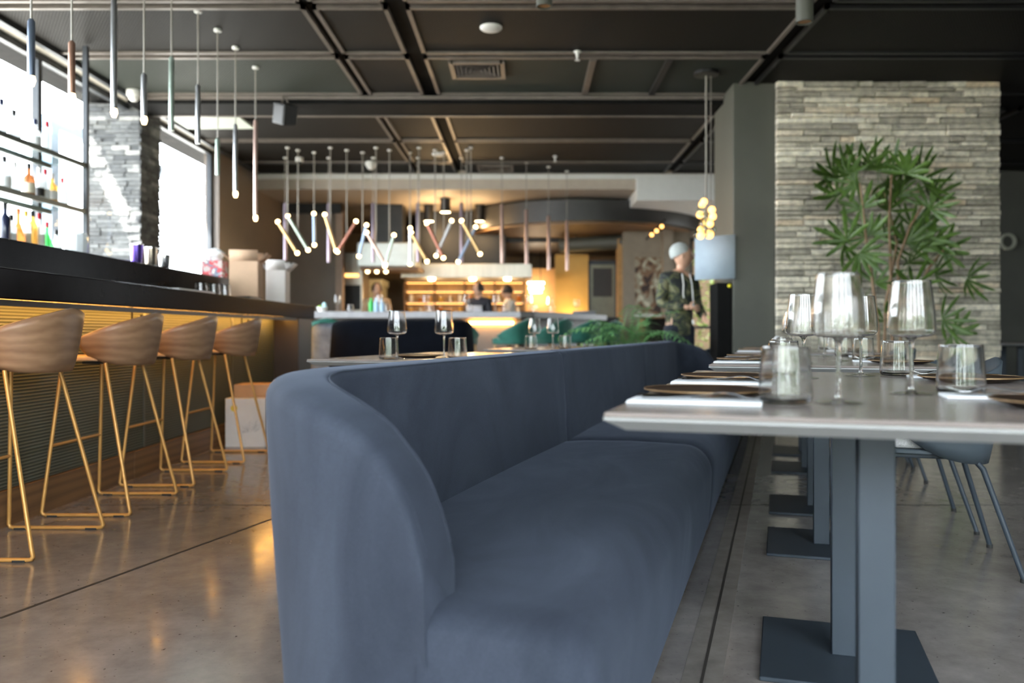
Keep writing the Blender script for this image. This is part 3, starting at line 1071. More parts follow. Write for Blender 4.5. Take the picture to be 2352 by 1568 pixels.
def make_chair(label, loc, rz):
    t = thing('dining_chair', label, 'chair', loc, rz, 'slate tub chairs at the tables')
    shell_grid(0.27, 0.275, 0.40, 0.79, 0.63, math.radians(112), 0.16).build('shell', M_chairshell, t, smooth=60, solid=0.012)
    MB().prism([(0.235 * math.copysign(abs(math.cos(a)) ** 0.7, math.cos(a)), 0.225 * math.copysign(abs(math.sin(a)) ** 0.7, math.sin(a))) for a in [2 * PI * k / 32 for k in range(32)]], 0.435, 0.452).build('seat_pan', M_chairshell, t, bev=0.004)
    MB().prism([(-0.01 + 0.215 * math.copysign(abs(math.cos(a)) ** 0.7, math.cos(a)), 0.21 * math.copysign(abs(math.sin(a)) ** 0.7, math.sin(a))) for a in [2 * PI * k / 32 for k in range(32)]], 0.453, 0.495).build('seat_cushion', M_cushion, t, bev=0.014, seg=3)
    MB().tube([(-0.18, -0.18, 0.425), (0.17, -0.18, 0.425), (0.17, 0.18, 0.425), (-0.18, 0.18, 0.425), (-0.18, -0.18, 0.425)], 0.009, 8).build('seat_frame', M_tableleg, t)
    for sx in (-1, 1):
        for sy in (-1, 1):
            ex = 0.30 if sx > 0 else -0.235
            lg = MB().tube([(sx * 0.10, sy * 0.17, 0.428), (sx * 0.155, sy * 0.178, 0.42), (sx * 0.185, sy * 0.185, 0.385), (ex, sy * 0.25, 0.012)], [0.011, 0.011, 0.011, 0.0095], 10).build('leg', M_tableleg, t, smooth=60)
            MB().lathe([(0, 0), (0.012, 0), (0.012, 0.014), (0, 0.014)], 10, (ex, sy * 0.25, 0)).build('glide', M_rubber, lg)
    return t


ch = None
for u, lab in [(1.46, 'slate tub chair with grey cushion, front one at the second table'), (2.19, 'slate tub chair with grey cushion, rear one at the second table'),
               (3.5, 'slate tub chair with grey cushion, front one at the farthest table'), (4.22, 'slate tub chair with grey cushion, rear one at the farthest table')]:
    if ch is None:
        ch = make_chair(lab, S(u, 0.80), -SA)
    else:
        dup(ch, S(u, 0.80), -SA, lab)

# ------------------------------------------------------------------ the bar
BX = -2.37
bar = thing('bar_counter', 'long black bar counter with ribbed green front and amber underlight', 'bar counter', (BX, 4.5, 0))
def rel(mb, o=(BX, 4.5, 0)):
    mb.v = [(x - o[0], y - o[1], z - o[2]) for x, y, z in mb.v]
    return mb
rel(MB().box(BX - 0.06, BX, 0.5, 7.82, 0.17, 1.03)).build('front_panel', M_ribbed, bar)
for yy in (2.05, 3.6, 5.15, 6.7):
    rel(MB().box(BX - 0.01, BX + 0.004, yy - 0.012, yy + 0.012, 0.17, 1.0)).build('panel_joint', mat('joint_strip', (0.13, 0.14, 0.12), 0.4, 0.5, var=0.05), bar)
yy = 0.5
for yy2 in (2.2, 3.9, 5.0, 5.7, 6.3, 7.82):
    rel(MB().box(BX - 0.05, BX + 0.012, yy + 0.004, yy2 - 0.004, 0.0, 0.165)).build('kickboard', M_kick, bar, bev=0.002)
    yy = yy2
rel(MB().box(-2.62, -2.12, 0.4, 8.35, 1.022, 1.15)).build('countertop', M_blackgloss, bar, bev=0.006)
rel(MB().box(-2.98, -2.56, 0.4, 7.4, 1.151, 1.35)).build('raised_ledge', M_blackgloss, bar, bev=0.006)
rel(MB().box(-2.95, -2.14, 7.83, 8.33, 0.0, 1.021)).build('end_panel', M_darkbrown, bar, bev=0.004)
rel(MB().box(BX + 0.085, BX + 0.105, 0.6, 7.78, 1.004, 1.021)).build('led_strip', M_led, bar)
rel(MB().box(-2.16, -2.145, 0.6, 7.8, 0.995, 1.021)).build('light_cover', M_black, bar)
for yy in (2.9, 4.72, 6.55):
    h_ = [(BX + 0.13, yy, 1.02), (BX + 0.13, yy, 0.965), (BX + 0.142, yy, 0.95), (BX + 0.17, yy, 0.95), (BX + 0.182, yy, 0.965), (BX + 0.182, yy, 0.985)]
    rel(MB().tube(h_, 0.006, 8)).build('bag_hook', M_black, bar, smooth=60)
tag(MB().box(-4.2, -3.75, 2.3, 9.0, 0, 1.0).build('back_bar_cabinet', M_charcoal, None, bev=0.004), 'low charcoal back bar cabinet under the window shelves', 'cabinet')


def make_stool(label, loc):
    t = thing('bar_stool', label, 'bar stool', loc, 0, 'wooden bar stools along the counter')
    shell_grid(0.222, 0.238, 0.722, 0.985, 0.855, math.radians(106), 0.20, 8, 29, 2.3).build('backrest', M_oak, t, smooth=60, solid=0.012)
    MB().prism([(-0.02 + 0.20 * math.copysign(abs(math.cos(a)) ** 0.75, math.cos(a)), 0.20 * math.copysign(abs(math.sin(a)) ** 0.75, math.sin(a))) for a in [2 * PI * k / 36 for k in range(36)]], 0.745, 0.768).build('seat', M_seatwood, t, bev=0.006)
    MB().cbox((0, 0, 0.735), (0.16, 0.30, 0.012)).build('seat_bracket', M_black, t)
    for sy in (-1, 1):
        y0_, y1_ = sy * 0.19, sy * 0.265
        pts = [(0.055, y0_, 0.735), (0.205, lerp(y0_, y1_, 0.97), 0.05), (0.212, y1_, 0.022), (0.205, y1_, 0.011), (0.19, y1_, 0.009),
               (-0.19, y1_, 0.009), (-0.205, y1_, 0.012), (-0.212, y1_, 0.025), (-0.208, lerp(y0_, y1_, 0.97), 0.06), (-0.155, y0_, 0.735)]
        lp = MB().tube(pts, 0.0085, 10).build('sled_leg', M_brass, t, smooth=60)
        for gx in (-0.16, 0.16):
            MB().cbox((gx, y1_, 0.0045), (0.05, 0.018, 0.009)).build('glide', M_rubber, lp)
    q = 0.335
    k = (q - 0.06) / 0.675
    MB().tube([(lerp(-0.208, -0.155, k), lerp(0.263, 0.19, k) * s_, q) for s_ in (-1, 1)], 0.0075, 8).build('footrest', M_brass, t)
    return t


st = None
for y, lab in [(3.45, 'wooden bar stool cut off by the left edge, nearest the camera'), (4.235, 'second wooden bar stool from the camera'),
               (5.0, 'third wooden bar stool from the camera'), (5.85, 'wooden bar stool beside the white cartons, farthest along the bar')]:
    if st is None:
        st = make_stool(lab, (-2.105, y, 0))
    else:
        dup(st, (-2.105, y, 0), 0.0, lab)

# ------------------------------------------------------------------ cartons on the floor
def carton(label, loc, w, d, h, m, rz=0.0, spots=True, open_=False):
    t = thing('carton', label, 'box', loc, rz)
    MB().box(-w / 2, w / 2, -d / 2, d / 2, 0, h).build('box_body', m, t, bev=0.003)
    if spots:
        M_y = mat('yellow_sticker', (0.75, 0.52, 0.04), 0.6, var=0.05)
        c = MB().lathe([(0, 0), (0.026, 0), (0.026, 0.001), (0, 0.001)], 20).xf(Matrix.Translation((-w * 0.28, -d / 2, h - 0.075)) @ Matrix.Rotation(PI / 2, 4, 'X'))
        c.build('round_sticker', M_y, t)
        ink = mat('grey_print', (0.30, 0.28, 0.30), 0.8, var=0.1)
        tree = MB()
        rng = random.Random(3)
        for k in range(26):
            a = rng.uniform(0.3, PI - 0.1)
            r0, r1 = rng.uniform(0.01, 0.05), rng.uniform(0.05, 0.11)
            cx, cz = w * 0.12, h * 0.28
            tree.tube([(cx + math.cos(a) * r0, -d / 2 - 0.0006, cz + math.sin(a) * r0 * 0.8), (cx + math.cos(a) * r1 * 1.2, -d / 2 - 0.0006, cz + math.sin(a + 0.3) * r1)], 0.0016, 5, flat=0.4)
        tree.build('printed_branches', ink, t)
    if open_:
        for sx in (-1, 1):
            MB().add([(sx * w / 2, -d / 2, h), (sx * w / 2, d / 2, h), (sx * (w / 2 + 0.07), d / 2, h + 0.07), (sx * (w / 2 + 0.07), -d / 2, h + 0.07)], [(0, 1, 2, 3)]).build('flap', m, t, solid=0.003)
        for sy in (-1, 1):
            MB().add([(-w / 2, sy * d / 2, h), (w / 2, sy * d / 2, h), (w / 2, sy * (d / 2 + 0.02), h + 0.09), (-w / 2, sy * (d / 2 + 0.02), h + 0.09)], [(0, 1, 2, 3)]).build('flap', m, t, solid=0.003)
    return t


carton('white carton with yellow sticker and printed branches, left of two on the floor', (-2.155, 6.55, 0), 0.31, 0.34, 0.375, M_whitecard)
carton('white carton with yellow sticker half hidden behind the sofa', (-1.835, 6.56, 0), 0.31, 0.34, 0.365, M_whitecard)
carton('brown cardboard box lying on the left white carton', (-2.13, 6.60, 0.3765), 0.30, 0.26, 0.10, M_card, 0.05, False)
carton('brown cardboard box lying on the right white carton', (-1.81, 6.62, 0.3665), 0.32, 0.26, 0.14, M_card, -0.05, False)

# ------------------------------------------------------------------ things on the bar
LB = 1.1505   # counter top
LL = 1.3505   # raised ledge top
carton('tall open brown carton standing on the bar counter', (-2.36, 7.02, LB), 0.23, 0.26, 0.33, mat('tan_cardboard', (0.60, 0.40, 0.27), 0.85, var=0.06), 0.15, False, True)
carton('narrow open white carton at the far end of the bar', (-2.27, 7.62, LB), 0.17, 0.24, 0.30, M_whitecard, 0.1, False, True)
pk = thing('printed_carton', 'small printed package under crumpled white paper on the ledge', 'box', (-2.68, 7.15, LL))
MB().box(-0.09, 0.09, -0.07, 0.07, 0, 0.15).build('box_body', blotch_mat('printed_pack', [(0.0, (0.45, 0.40, 0.40)), (0.45, (0.5, 0.08, 0.09)), (0.55, (0.15, 0.2, 0.28)), (0.62, (0.6, 0.58, 0.56))], 14), pk, bev=0.002)
cr = MB().ball((0, 0, 0.20), (0.085, 0.07, 0.055), 14, 9)
cr.v = [(x * random.uniform(0.8, 1.15), y * random.uniform(0.8, 1.15), z + random.uniform(-0.012, 0.012)) for x, y, z in cr.v]
cr.build('crumpled_paper', M_napkin, pk, smooth=0)

jar = thing('glass_jar', 'round cut glass jar standing on the bar ledge', 'jar', (-2.74, 5.06, LL))
MB().lathe([(0, 0.002), (0.06, 0.002), (0.064, 0.012), (0.064, 0.13), (0.056, 0.142), (0.050, 0.142), (0.058, 0.125), (0.058, 0.014), (0, 0.012)], 12).build('jar_body', liquid_glass('cut_glass', (0.92, 0.95, 0.97)), jar, smooth=20)
tin = lambda lab, m, y, x=-2.72, h=0.15: (lambda t: (MB().lathe([(0, 0.001), (0.032, 0.001), (0.034, 0.006), (0.044, h), (0.0425, h), (0.033, 0.008), (0, 0.006)], 24).build('cup', m, t, smooth=50), MB().lathe([(0.0425, h - 0.004), (0.0452, h - 0.004), (0.0452, h + 0.001), (0.0425, h + 0.001)], 24, close=True).build('rim', M_steel, t)))(thing('shaker_tin', lab, 'shaker tin', (x, y, LL), 0, 'shaker tins on the ledge'))
tin('violet metallic shaker tin on the bar ledge', mat('violet_metal', (0.16, 0.10, 0.46), 0.25, 0.9, var=0.25, vs=10), 5.80)
tin('copper rimmed steel shaker tin beside the violet one', mat('bronze_steel', (0.42, 0.36, 0.30), 0.25, 1.0, var=0.1), 6.02)
tin('slim steel shaker tin, last of the three on the ledge', M_steel, 6.25, h=0.12)
for k, (px, z) in enumerate([(462, 6.1), (492, 6.25), (517, 6.38)]):
    tumbler(('leftmost', 'middle', 'rightmost')[k] + ' of three upturned tumblers on the bar counter', (X(px, z) + 0.0, z, LB))
tray = MB().box(-0.09, 0.09, -0.3, 0.3, 0, 0.012).build('serving_tray', mat('grey_tray', (0.5, 0.5, 0.5), 0.4, var=0.05), None, bev=0.003, loc=(-2.24, 5.45, LB))
tag(tray, 'flat grey tray lying on the bar counter', 'tray')
clip = MB().box(-0.11, 0.11, -0.15, 0.15, 0, 0.02).build('folder', M_black, None, bev=0.004, loc=(-2.27, 6.66, LB))
tag(clip, 'flat black folder on the counter before the brown carton', 'folder')
bowl = thing('garnish_bowl', 'white garnish bowl with lime and blue wrapper at the bar end', 'bowl', (X(740, 11.3), 11.3, 1.1605))
MB().lathe([(0, 0.0), (0.05, 0.0), (0.075, 0.07), (0.072, 0.07), (0.048, 0.006), (0, 0.006)], 24).build('dish', M_white, bowl, smooth=50)
MB().ball((-0.03, 0, 0.062), 0.030).build('lime', mat('lime_green', (0.30, 0.55, 0.03), 0.4, var=0.1), bowl)
MB().ball((0.03, 0, 0.085), (0.03, 0.02, 0.05)).build('wrapper', mat('pale_blue_wrap', (0.42, 0.68, 0.72), 0.4, var=0.1), bowl)
cup = thing('espresso_cups', 'dark cup with saucer near the end of the bar', 'cup', (-2.32, 8.05, LB))
MB().lathe([(0, 0), (0.06, 0.004), (0.075, 0.012), (0.06, 0.008), (0, 0.006)], 20).build('saucer', M_white, cup)
MB().lathe([(0, 0.008), (0.028, 0.008), (0.045, 0.06), (0.042, 0.06), (0.026, 0.012), (0, 0.012)], 20).build('cup_body', M_charcoal, cup)

# ------------------------------------------------------------------ bottle shelves across the bar window
SHX = -3.98
shelf_z = [1.55, 1.95, 2.35]
rack = thing('bottle_rack', 'glass bottle shelving hung across the bar window', 'shelf', (SHX, 5.5, 1.0))
for z in shelf_z:
    rel(MB().box(SHX - 0.16, SHX + 0.14, 2.4, 7.22, z - 0.012, z), (SHX, 5.5, 1.0)).build('glass_shelf', M_shelfglass, rack, smooth=0)
    rel(MB().box(SHX + 0.14, SHX + 0.165, 2.4, 7.24, z - 0.035, z + 0.006), (SHX, 5.5, 1.0)).build('front_rail', mat('teal_grey_steel', (0.10, 0.13, 0.13), 0.4, 0.6, var=0.05), rack)
    rel(MB().box(SHX - 0.185, SHX - 0.16, 2.4, 7.24, z - 0.035, z + 0.006), (SHX, 5.5, 1.0)).build('rear_rail', MATS['teal_grey_steel'], rack)
for y in (2.4, 4.9, 7.2):
    rel(MB().box(SHX + 0.13, SHX + 0.17, y, y + 0.04, 1.0, 3.38), (SHX, 5.5, 1.0)).build('post', M_frame, rack)


BODY = {}
def bottle(label, y, zs, body, cap, shape=0, labelc=None, h=0.30, x=None):
    t = thing('bottle', label, 'bottle', (SHX + 0.02 if x is None else x, y, zs + 0.0005), random.uniform(0, 6), 'bottles on the bar window shelves')
    k = h / 0.30
    prof = {0: [(0, 0), (0.034, 0), (0.037, 0.006), (0.037, 0.17), (0.032, 0.195), (0.015, 0.225), (0.0135, 0.285), (0, 0.285)],
            1: [(0, 0), (0.042, 0), (0.046, 0.006), (0.046, 0.14), (0.040, 0.165), (0.016, 0.19), (0.0145, 0.26), (0, 0.26)],
            2: [(0, 0), (0.03, 0), (0.048, 0.03), (0.05, 0.07), (0.030, 0.13), (0.014, 0.19), (0.013, 0.28), (0, 0.28)]}[shape]
    MB().lathe([(r, z * k) for r, z in prof], 18).build('bottle_body', body, t, smooth=50)
    zt_ = prof[-1][1] * k
    MB().lathe([(0, zt_ - 0.03), (0.0165, zt_ - 0.03), (0.0165, zt_ + 0.012), (0.014, zt_ + 0.015), (0, zt_ + 0.015)], 12).build('cap', cap, t)
    if labelc:
        r = prof[2][0] + 0.0008
        MB().lathe([(r, 0.045 * k), (r, 0.12 * k)], 18).build('paper_label', labelc, t, smooth=50)


G_clear = liquid_glass('clear_bottle', (0.93, 0.96, 0.97))
G_amber = liquid_glass('amber_bottle', (0.62, 0.22, 0.05))
G_brown = liquid_glass('brown_bottle', (0.34, 0.12, 0.04))
G_gold = liquid_glass('golden_bottle', (0.80, 0.50, 0.12))
G_green = liquid_glass('green_bottle', (0.10, 0.62, 0.16))
G_dark = mat('dark_blue_bottle', (0.02, 0.025, 0.06), 0.15, var=0.1)
C_red = mat('red_cap', (0.55, 0.03, 0.04), 0.4, var=0.05)
C_yel = mat('yellow_cap', (0.65, 0.45, 0.05), 0.4, var=0.05)
C_org = mat('orange_cap', (0.75, 0.20, 0.06), 0.4, var=0.05)
L_cream = mat('cream_label', (0.72, 0.66, 0.52), 0.7, var=0.06)
L_white = mat('white_label', (0.80, 0.80, 0.80), 0.7, var=0.04)
def ypx(px, x=SHX + 0.02):
    return x * FP / (px - VX)
Zb, Zm, Zt = shelf_z
for px, zs, body, cap, shp, lc, h, lab in [
    (14, Zb, G_dark, M_black, 0, None, 0.32, 'dark blue bottle at the left edge of the lowest shelf'),
    (31, Zb, G_clear, M_black, 0, L_white, 0.24, 'small clear bottle beside the dark blue one, lowest shelf'),
    (50, Zb, G_amber, C_org, 2, None, 0.31, 'amber round bottle with orange cap, lowest shelf'),
    (71, Zb, G_clear, C_yel, 0, L_cream, 0.30, 'bottle with yellow cap and cream label, lowest shelf'),
    (89, Zb, G_gold, M_black, 0, None, 0.31, 'golden bottle with black neck, lowest shelf'),
    (106, Zb, G_clear, C_red, 1, L_white, 0.33, 'bottle with red cap and white label, lowest shelf'),
    (128, Zb, G_green, C_red, 2, None, 0.25, 'bright green round bottle, lowest shelf'),
    (154, Zb, G_clear, M_black, 2, None, 0.20, 'small clear bottle with black cap, lowest shelf'),
    (12, Zm, G_clear, M_black, 1, L_white, 0.30, 'clear bottle with white label at the left of the middle shelf'),
    (40, Zm, G_clear, M_white, 1, None, 0.28, 'plain clear bottle on the middle shelf, left of the brown one'),
    (79, Zm, G_brown, M_black, 1, L_cream, 0.31, 'brown bottle with cream label on the middle shelf'),
    (108, Zm, G_clear, M_white, 0, M_black, 0.28, 'clear bottle with black label on the middle shelf'),
    (123, Zm, G_clear, C_red, 0, L_white, 0.28, 'clear bottle with red cap and white label on the middle shelf'),
    (142, Zm, G_gold, M_white, 1, L_white, 0.29, 'golden bottle with white label on the middle shelf'),
    (170, Zm, G_clear, C_red, 1, None, 0.28, 'red capped clear bottle at the right end of the middle shelf'),
    (4, Zt, G_clear, G_dark, 0, None, 0.30, 'clear bottle at the left edge of the top shelf'),
    (38, Zt, G_clear, M_black, 2, None, 0.26, 'round clear bottle with black cap on the top shelf'),
    (96, Zt, G_clear, G_dark, 1, L_white, 0.28, 'clear bottle with white label on the top shelf'),
    (128, Zt, G_clear, C_red, 0, None, 0.28, 'slim clear bottle at the right of the top shelf')]:
    bottle(lab, ypx(px * 0.84), zs, body, cap, shp, lc, h)

# ------------------------------------------------------------------ pendant lights
T_silver = mat('silver_tube', (0.55, 0.56, 0.58), 0.3, 0.9, var=0.05)
T_blue = mat('blue_steel_tube', (0.26, 0.32, 0.44), 0.3, 0.8, var=0.05)
T_copper = mat('copper_tube', (0.48, 0.28, 0.20), 0.35, 0.8, var=0.08)
T_gold = mat('gold_tube', (0.66, 0.44, 0.20), 0.35, 0.7, var=0.08)
T_green = mat('verdigris_tube', (0.38, 0.46, 0.40), 0.35, 0.7, var=0.08)
T_red = mat('red_copper_tube', (0.36, 0.15, 0.11), 0.35, 0.7, var=0.08)
T_lilac = mat('lilac_tube', (0.40, 0.33, 0.40), 0.35, 0.7, var=0.08)
T_pink = mat('rose_tube', (0.60, 0.42, 0.36), 0.35, 0.7, var=0.08)
M_cord = mat('pendant_cord', (0.22, 0.20, 0.17), 0.5, 0.2, var=0.05)


def pendant(label, x, y, zt_, zb_, m, r=0.018, lit=True, top=HC, group='hanging tube lights over the bar'):
    t = thing('pendant_light', label, 'pendant light', (x, y, top), 0, group)
    MB().lathe([(0, 0), (0.03, 0), (0.03, -0.018), (0, -0.022)], 14).build('canopy', M_white, t)
    MB().tube([(0, 0, -0.02), (0, 0, zt_ - top)], 0.0055, 6).build('cord', M_cord, t)
    MB().lathe([(0, zt_ - top + 0.012), (r * 0.5, zt_ - top + 0.01), (r, zt_ - top - 0.004), (r, zb_ - top), (0, zb_ - top)], 16).build('tube', m, t, smooth=50)
    if lit:
        MB().lathe([(0, zb_ - top), (r * 0.92, zb_ - top), (r * 1.15, zb_ - top - 0.022), (r * 0.7, zb_ - top - 0.05), (0, zb_ - top - 0.052)], 14).build('bulb', M_bulb, t)
    return t


ordn = ['first', 'second', 'third', 'fourth', 'fifth', 'sixth', 'seventh', 'eighth', 'ninth']
for k, (px, yt, yb, m, cn, lit) in enumerate([(72, 48, 175, T_blue, 'blue steel', True), (165, 98, 215, T_copper, 'copper', True), (262, -30, 250, T_silver, 'silver', True),
                                              (331, 172, 268, T_silver, 'silver', True), (394, 133, 300, T_green, 'pale green', False), (455, 197, 330, T_silver, 'silver', False),
                                              (500, 320, 402, T_green, 'pale green', False), (541, 287, 440, T_silver, 'silver', True), (587, 277, 495, T_pink, 'rose', True)]):
    z = 2.55 * FP / (VX - px)
    pendant(f'{cn} tube pendant, {ordn[k]} from the left in the row over the bar', -2.55, z, Z(yt, z), Z(yb, z), m, lit=lit)


def stick(label, p0, p1, m, z=11.4, rod=None):
    a, b = R(*p0, z), R(*p1, z)
    mid = (a + b) / 2 if rod is None else a.lerp(b, rod)
    t = thing('pendant_light', label, 'pendant light', (mid.x, z, HC), 0, 'tilted tube lights over the kitchen counter')
    o = Vector((mid.x, z, HC))
    d = (b - a).normalized()
    MB().lathe([(0, 0), (0.03, 0), (0.03, -0.018), (0, -0.022)], 12).build('canopy', M_white, t)
    MB().tube([(0, 0, -0.02), mid - o], 0.007, 6).build('rod', M_cord, t)
    MB().tube([a - o, b - o], 0.022, 12).build('tube', m, t, smooth=50)
    for e, s_ in ((a, -1), (b, 1)):
        q = e - o + d * s_ * 0.02
        MB().ball(q, 0.029, 12, 8).build('bulb', M_bulb, t)


sk = [((640, 512), (681, 578), T_gold, 'gold'), ((663, 499), (706, 571), T_green, 'green'), ((721, 494), (722, 559), T_blue, 'blue'), ((747, 496), (771, 572), T_gold, 'gold'),
      ((816, 511), (777, 575), T_red, 'dark red'), ((841, 520), (825, 585), T_blue, 'blue'), ((844, 537), (883, 604), T_pink, 'rose'), ((904, 543), (885, 608), T_green, 'green'),
      ((942, 527), (942, 603), T_silver, 'silver'), ((946, 537), (979, 597), T_gold, 'gold'), ((982, 516), (1017, 589), T_red, 'dark red'), ((1036, 510), (1003, 584), T_silver, 'silver'),
      ((1062, 510), (1101, 580), T_gold, 'gold'), ((1091, 524), (1054, 598), T_blue, 'blue')]
seen = {}
for k, (p0, p1, m, cn) in enumerate(sk):
    seen[cn] = seen.get(cn, 0) + 1
    how = 'upright' if abs(p0[0] - p1[0]) < 4 else 'tilted'
    stick(f'{how} {cn} tube light with glowing ends, {ordn[seen[cn]-1]} {cn} one from the left', p0, p1, m, 11.25 + 0.15 * (k % 3))
for k, (px, yt, yb, z, m) in enumerate([(655, 467, 598, 11.9, T_lilac), (755, 467, 602, 11.9, T_lilac), (857, 467, 602, 11.9, T_lilac), (960, 467, 602, 11.9, T_lilac), (1060, 467, 602, 11.9, T_lilac),
                                        (1153, 470, 604, 11.9, T_pink), (1209, 482, 606, 12.2, T_pink), (1260, 497, 620, 12.55, T_pink), (1302, 507, 621, 12.9, T_pink)]):
    pendant(f'unlit {"lilac" if k < 5 else "rose"} hanging tube, {ordn[k]} from the left over the kitchen counter', X(px, z), z, Z(yt, z), Z(yb, z), m, 0.026, False, HC, 'unlit hanging tubes over the kitchen counter')

# ------------------------------------------------------------------ ceiling fittings
def disc(label, px, py, r, m=M_white):
    z = 2.515 * FP / (VY - py)
    o = MB().lathe([(0, 0.001), (r, 0.001), (r, -0.012), (r * 0.85, -0.024), (r * 0.4, -0.032), (0, -0.033)], 28).build('ceiling_speaker', m, None, smooth=60, loc=(X(px, z), z, HC))
    tag(o, label, 'speaker')


disc('round white ceiling speaker near the top of the picture', 1128, 62, 0.092)
disc('round white ceiling speaker beyond the black beam', 1008, 353, 0.10)


def dome(label, px, py, r):
    z = 2.515 * FP / (VY - py)
    t = thing('dome_camera', label, 'camera', (X(px, z), z, HC), 0, 'dome cameras on the ceiling')
    MB().lathe([(0, 0), (r, 0), (r, -0.05), (r * 0.9, -0.06), (0, -0.06)], 20).build('mount', M_white, t)
    MB().lathe([(r * 0.75, -0.06), (r * 0.7, -0.085), (r * 0.4, -0.11), (0, -0.118)], 18).build('dome', M_white if r > 0.07 else M_black, t, smooth=70)


dome('white dome camera on the ceiling before the lower ceiling', 852, 372, 0.085)
dome('white dome camera at the window wall above the brick pier', 308, 208, 0.075)
dome('small white dome camera above the tilted lights', 688, 362, 0.055)


def sprinkler(label, px, py):
    z = 2.515 * FP / (VY - py)
    t = thing('sprinkler', label, 'sprinkler', (X(px, z), z, HC), 0, 'ceiling sprinklers')
    MB().lathe([(0, 0), (0.035, 0), (0.035, -0.012), (0.014, -0.02), (0.014, -0.05), (0, -0.05)], 14).build('fitting', M_white, t)
    MB().lathe([(0, -0.05), (0.008, -0.05), (0.008, -0.075), (0.024, -0.078), (0.024, -0.082), (0, -0.082)], 12).build('deflector', M_white, t)


sprinkler('white sprinkler head by the ceiling seam', 1326, 118)
sprinkler('small white sprinkler head beyond the black beam', 1275, 358)


def vent(label, px0, px1, py0, py1):
    z0, z1 = 2.515 * FP / (VY - py1), 2.515 * FP / (VY - py0)
    z0, z1 = min(z0, z1), max(z0, z1)
    zc = (z0 + z1) / 2
    w = (px1 - px0) / FP * zc
    d = w * 0.95
    t = thing('air_vent', label, 'air vent', (X((px0 + px1) / 2, zc), zc, HC - 0.001), 0, 'square ceiling air vents')
    for s_ in (-1, 1):
        MB().box(s_ * w / 2 - 0.02, s_ * w / 2 + 0.02, -d / 2 - 0.02, d / 2 + 0.02, -0.03, 0).build('frame_bar', M_rail, t)
        MB().box(-w / 2, w / 2, s_ * d / 2 - 0.02, s_ * d / 2 + 0.02, -0.03, 0).build('frame_bar', M_rail, t)
    for k in range(1, 6):
        f = k / 6
        ww, dd = w / 2 * f, d / 2 * f
        b_ = MB()
        for s_ in (-1, 1):
            b_.add([(s_ * ww, -dd, -0.028), (s_ * ww, dd, -0.028), (s_ * (ww - 0.025), dd - 0.02, -0.003), (s_ * (ww - 0.025), -dd + 0.02, -0.003)], [(0, 1, 2, 3)])
            b_.add([(-ww, s_ * dd, -0.028), (ww, s_ * dd, -0.028), (ww - 0.02, s_ * (dd - 0.025), -0.003), (-ww + 0.02, s_ * (dd - 0.025), -0.003)], [(0, 1, 2, 3)])
        b_.build('louvre', M_rail, t, smooth=0, solid=0.003)


vent('square louvred air vent in the green tinted ceiling panel', 1040, 1155, 138, 175)
vent('square louvred air vent in the far ceiling', 1100, 1176, 373, 395)


def spot(label, px, py0, py1, z, lit=None, r=0.055):
    t = thing('ceiling_spotlight', label, 'spotlight', (X(px, z), z, HC), 0, 'black cylinder spotlights')
    z0 = Z(py1, z) - HC
    MB().lathe([(0, 0), (r, 0), (r, z0), (r * 0.85, z0), (r * 0.85, z0 + 0.03), (0, z0 + 0.03)], 22).build('housing', M_charcoal, t, smooth=50)
    MB().lathe([(0, z0 + 0.012), (r * 0.84, z0 + 0.012), (r * 0.84, z0 + 0.02), (0, z0 + 0.02)], 22).build('lens', lit or M_amberdim, t)
    return t


M_amberdim = mat('amber_lens', (0.45, 0.22, 0.08), 0.3, 0.2, var=0.1)
spot('black cylinder spotlight hanging near the right ceiling beam', 1848, 0, 52, 5.3)
spot('black cylinder spotlight at the top edge of the picture', 1250, 0, 16, 5.6)

spk = thing('loudspeaker', 'black box loudspeaker tilted on a bracket under the ceiling beam', 'speaker', R(655, 262, 8.72))
MB().cbox((0, 0, 0), (0.17, 0.18, 0.21)).xf(Matrix.Rotation(0.35, 4, 'Y') @ Matrix.Rotation(-0.5, 4, 'Z') @ Matrix.Rotation(0.35, 4, 'X')).build('cabinet', mat('speaker_black', (0.018, 0.019, 0.021), 0.5, var=0.1), spk, bev=0.006)
MB().cbox((0, -0.093, 0), (0.145, 0.006, 0.185)).xf(Matrix.Rotation(0.35, 4, 'Y') @ Matrix.Rotation(-0.5, 4, 'Z') @ Matrix.Rotation(0.35, 4, 'X')).build('grille', M_black, spk, bev=0.004)
MB().tube([(-0.03, 0, 0.10), (-0.03, 0.01, 0.2)], 0.008, 8).tube([(0.03, 0, 0.11), (0.0, 0.01, 0.2)], 0.005, 8).build('bracket', M_rail, spk)
struct('ceiling_hatch', MB().box(-4.05, -3.25, 9.36, 9.95, HC - 0.07, HC - 0.045), mat('pale_green_panel', (0.62, 0.68, 0.60), 0.5, var=0.03), 'pale flat ceiling panel near the window wall')

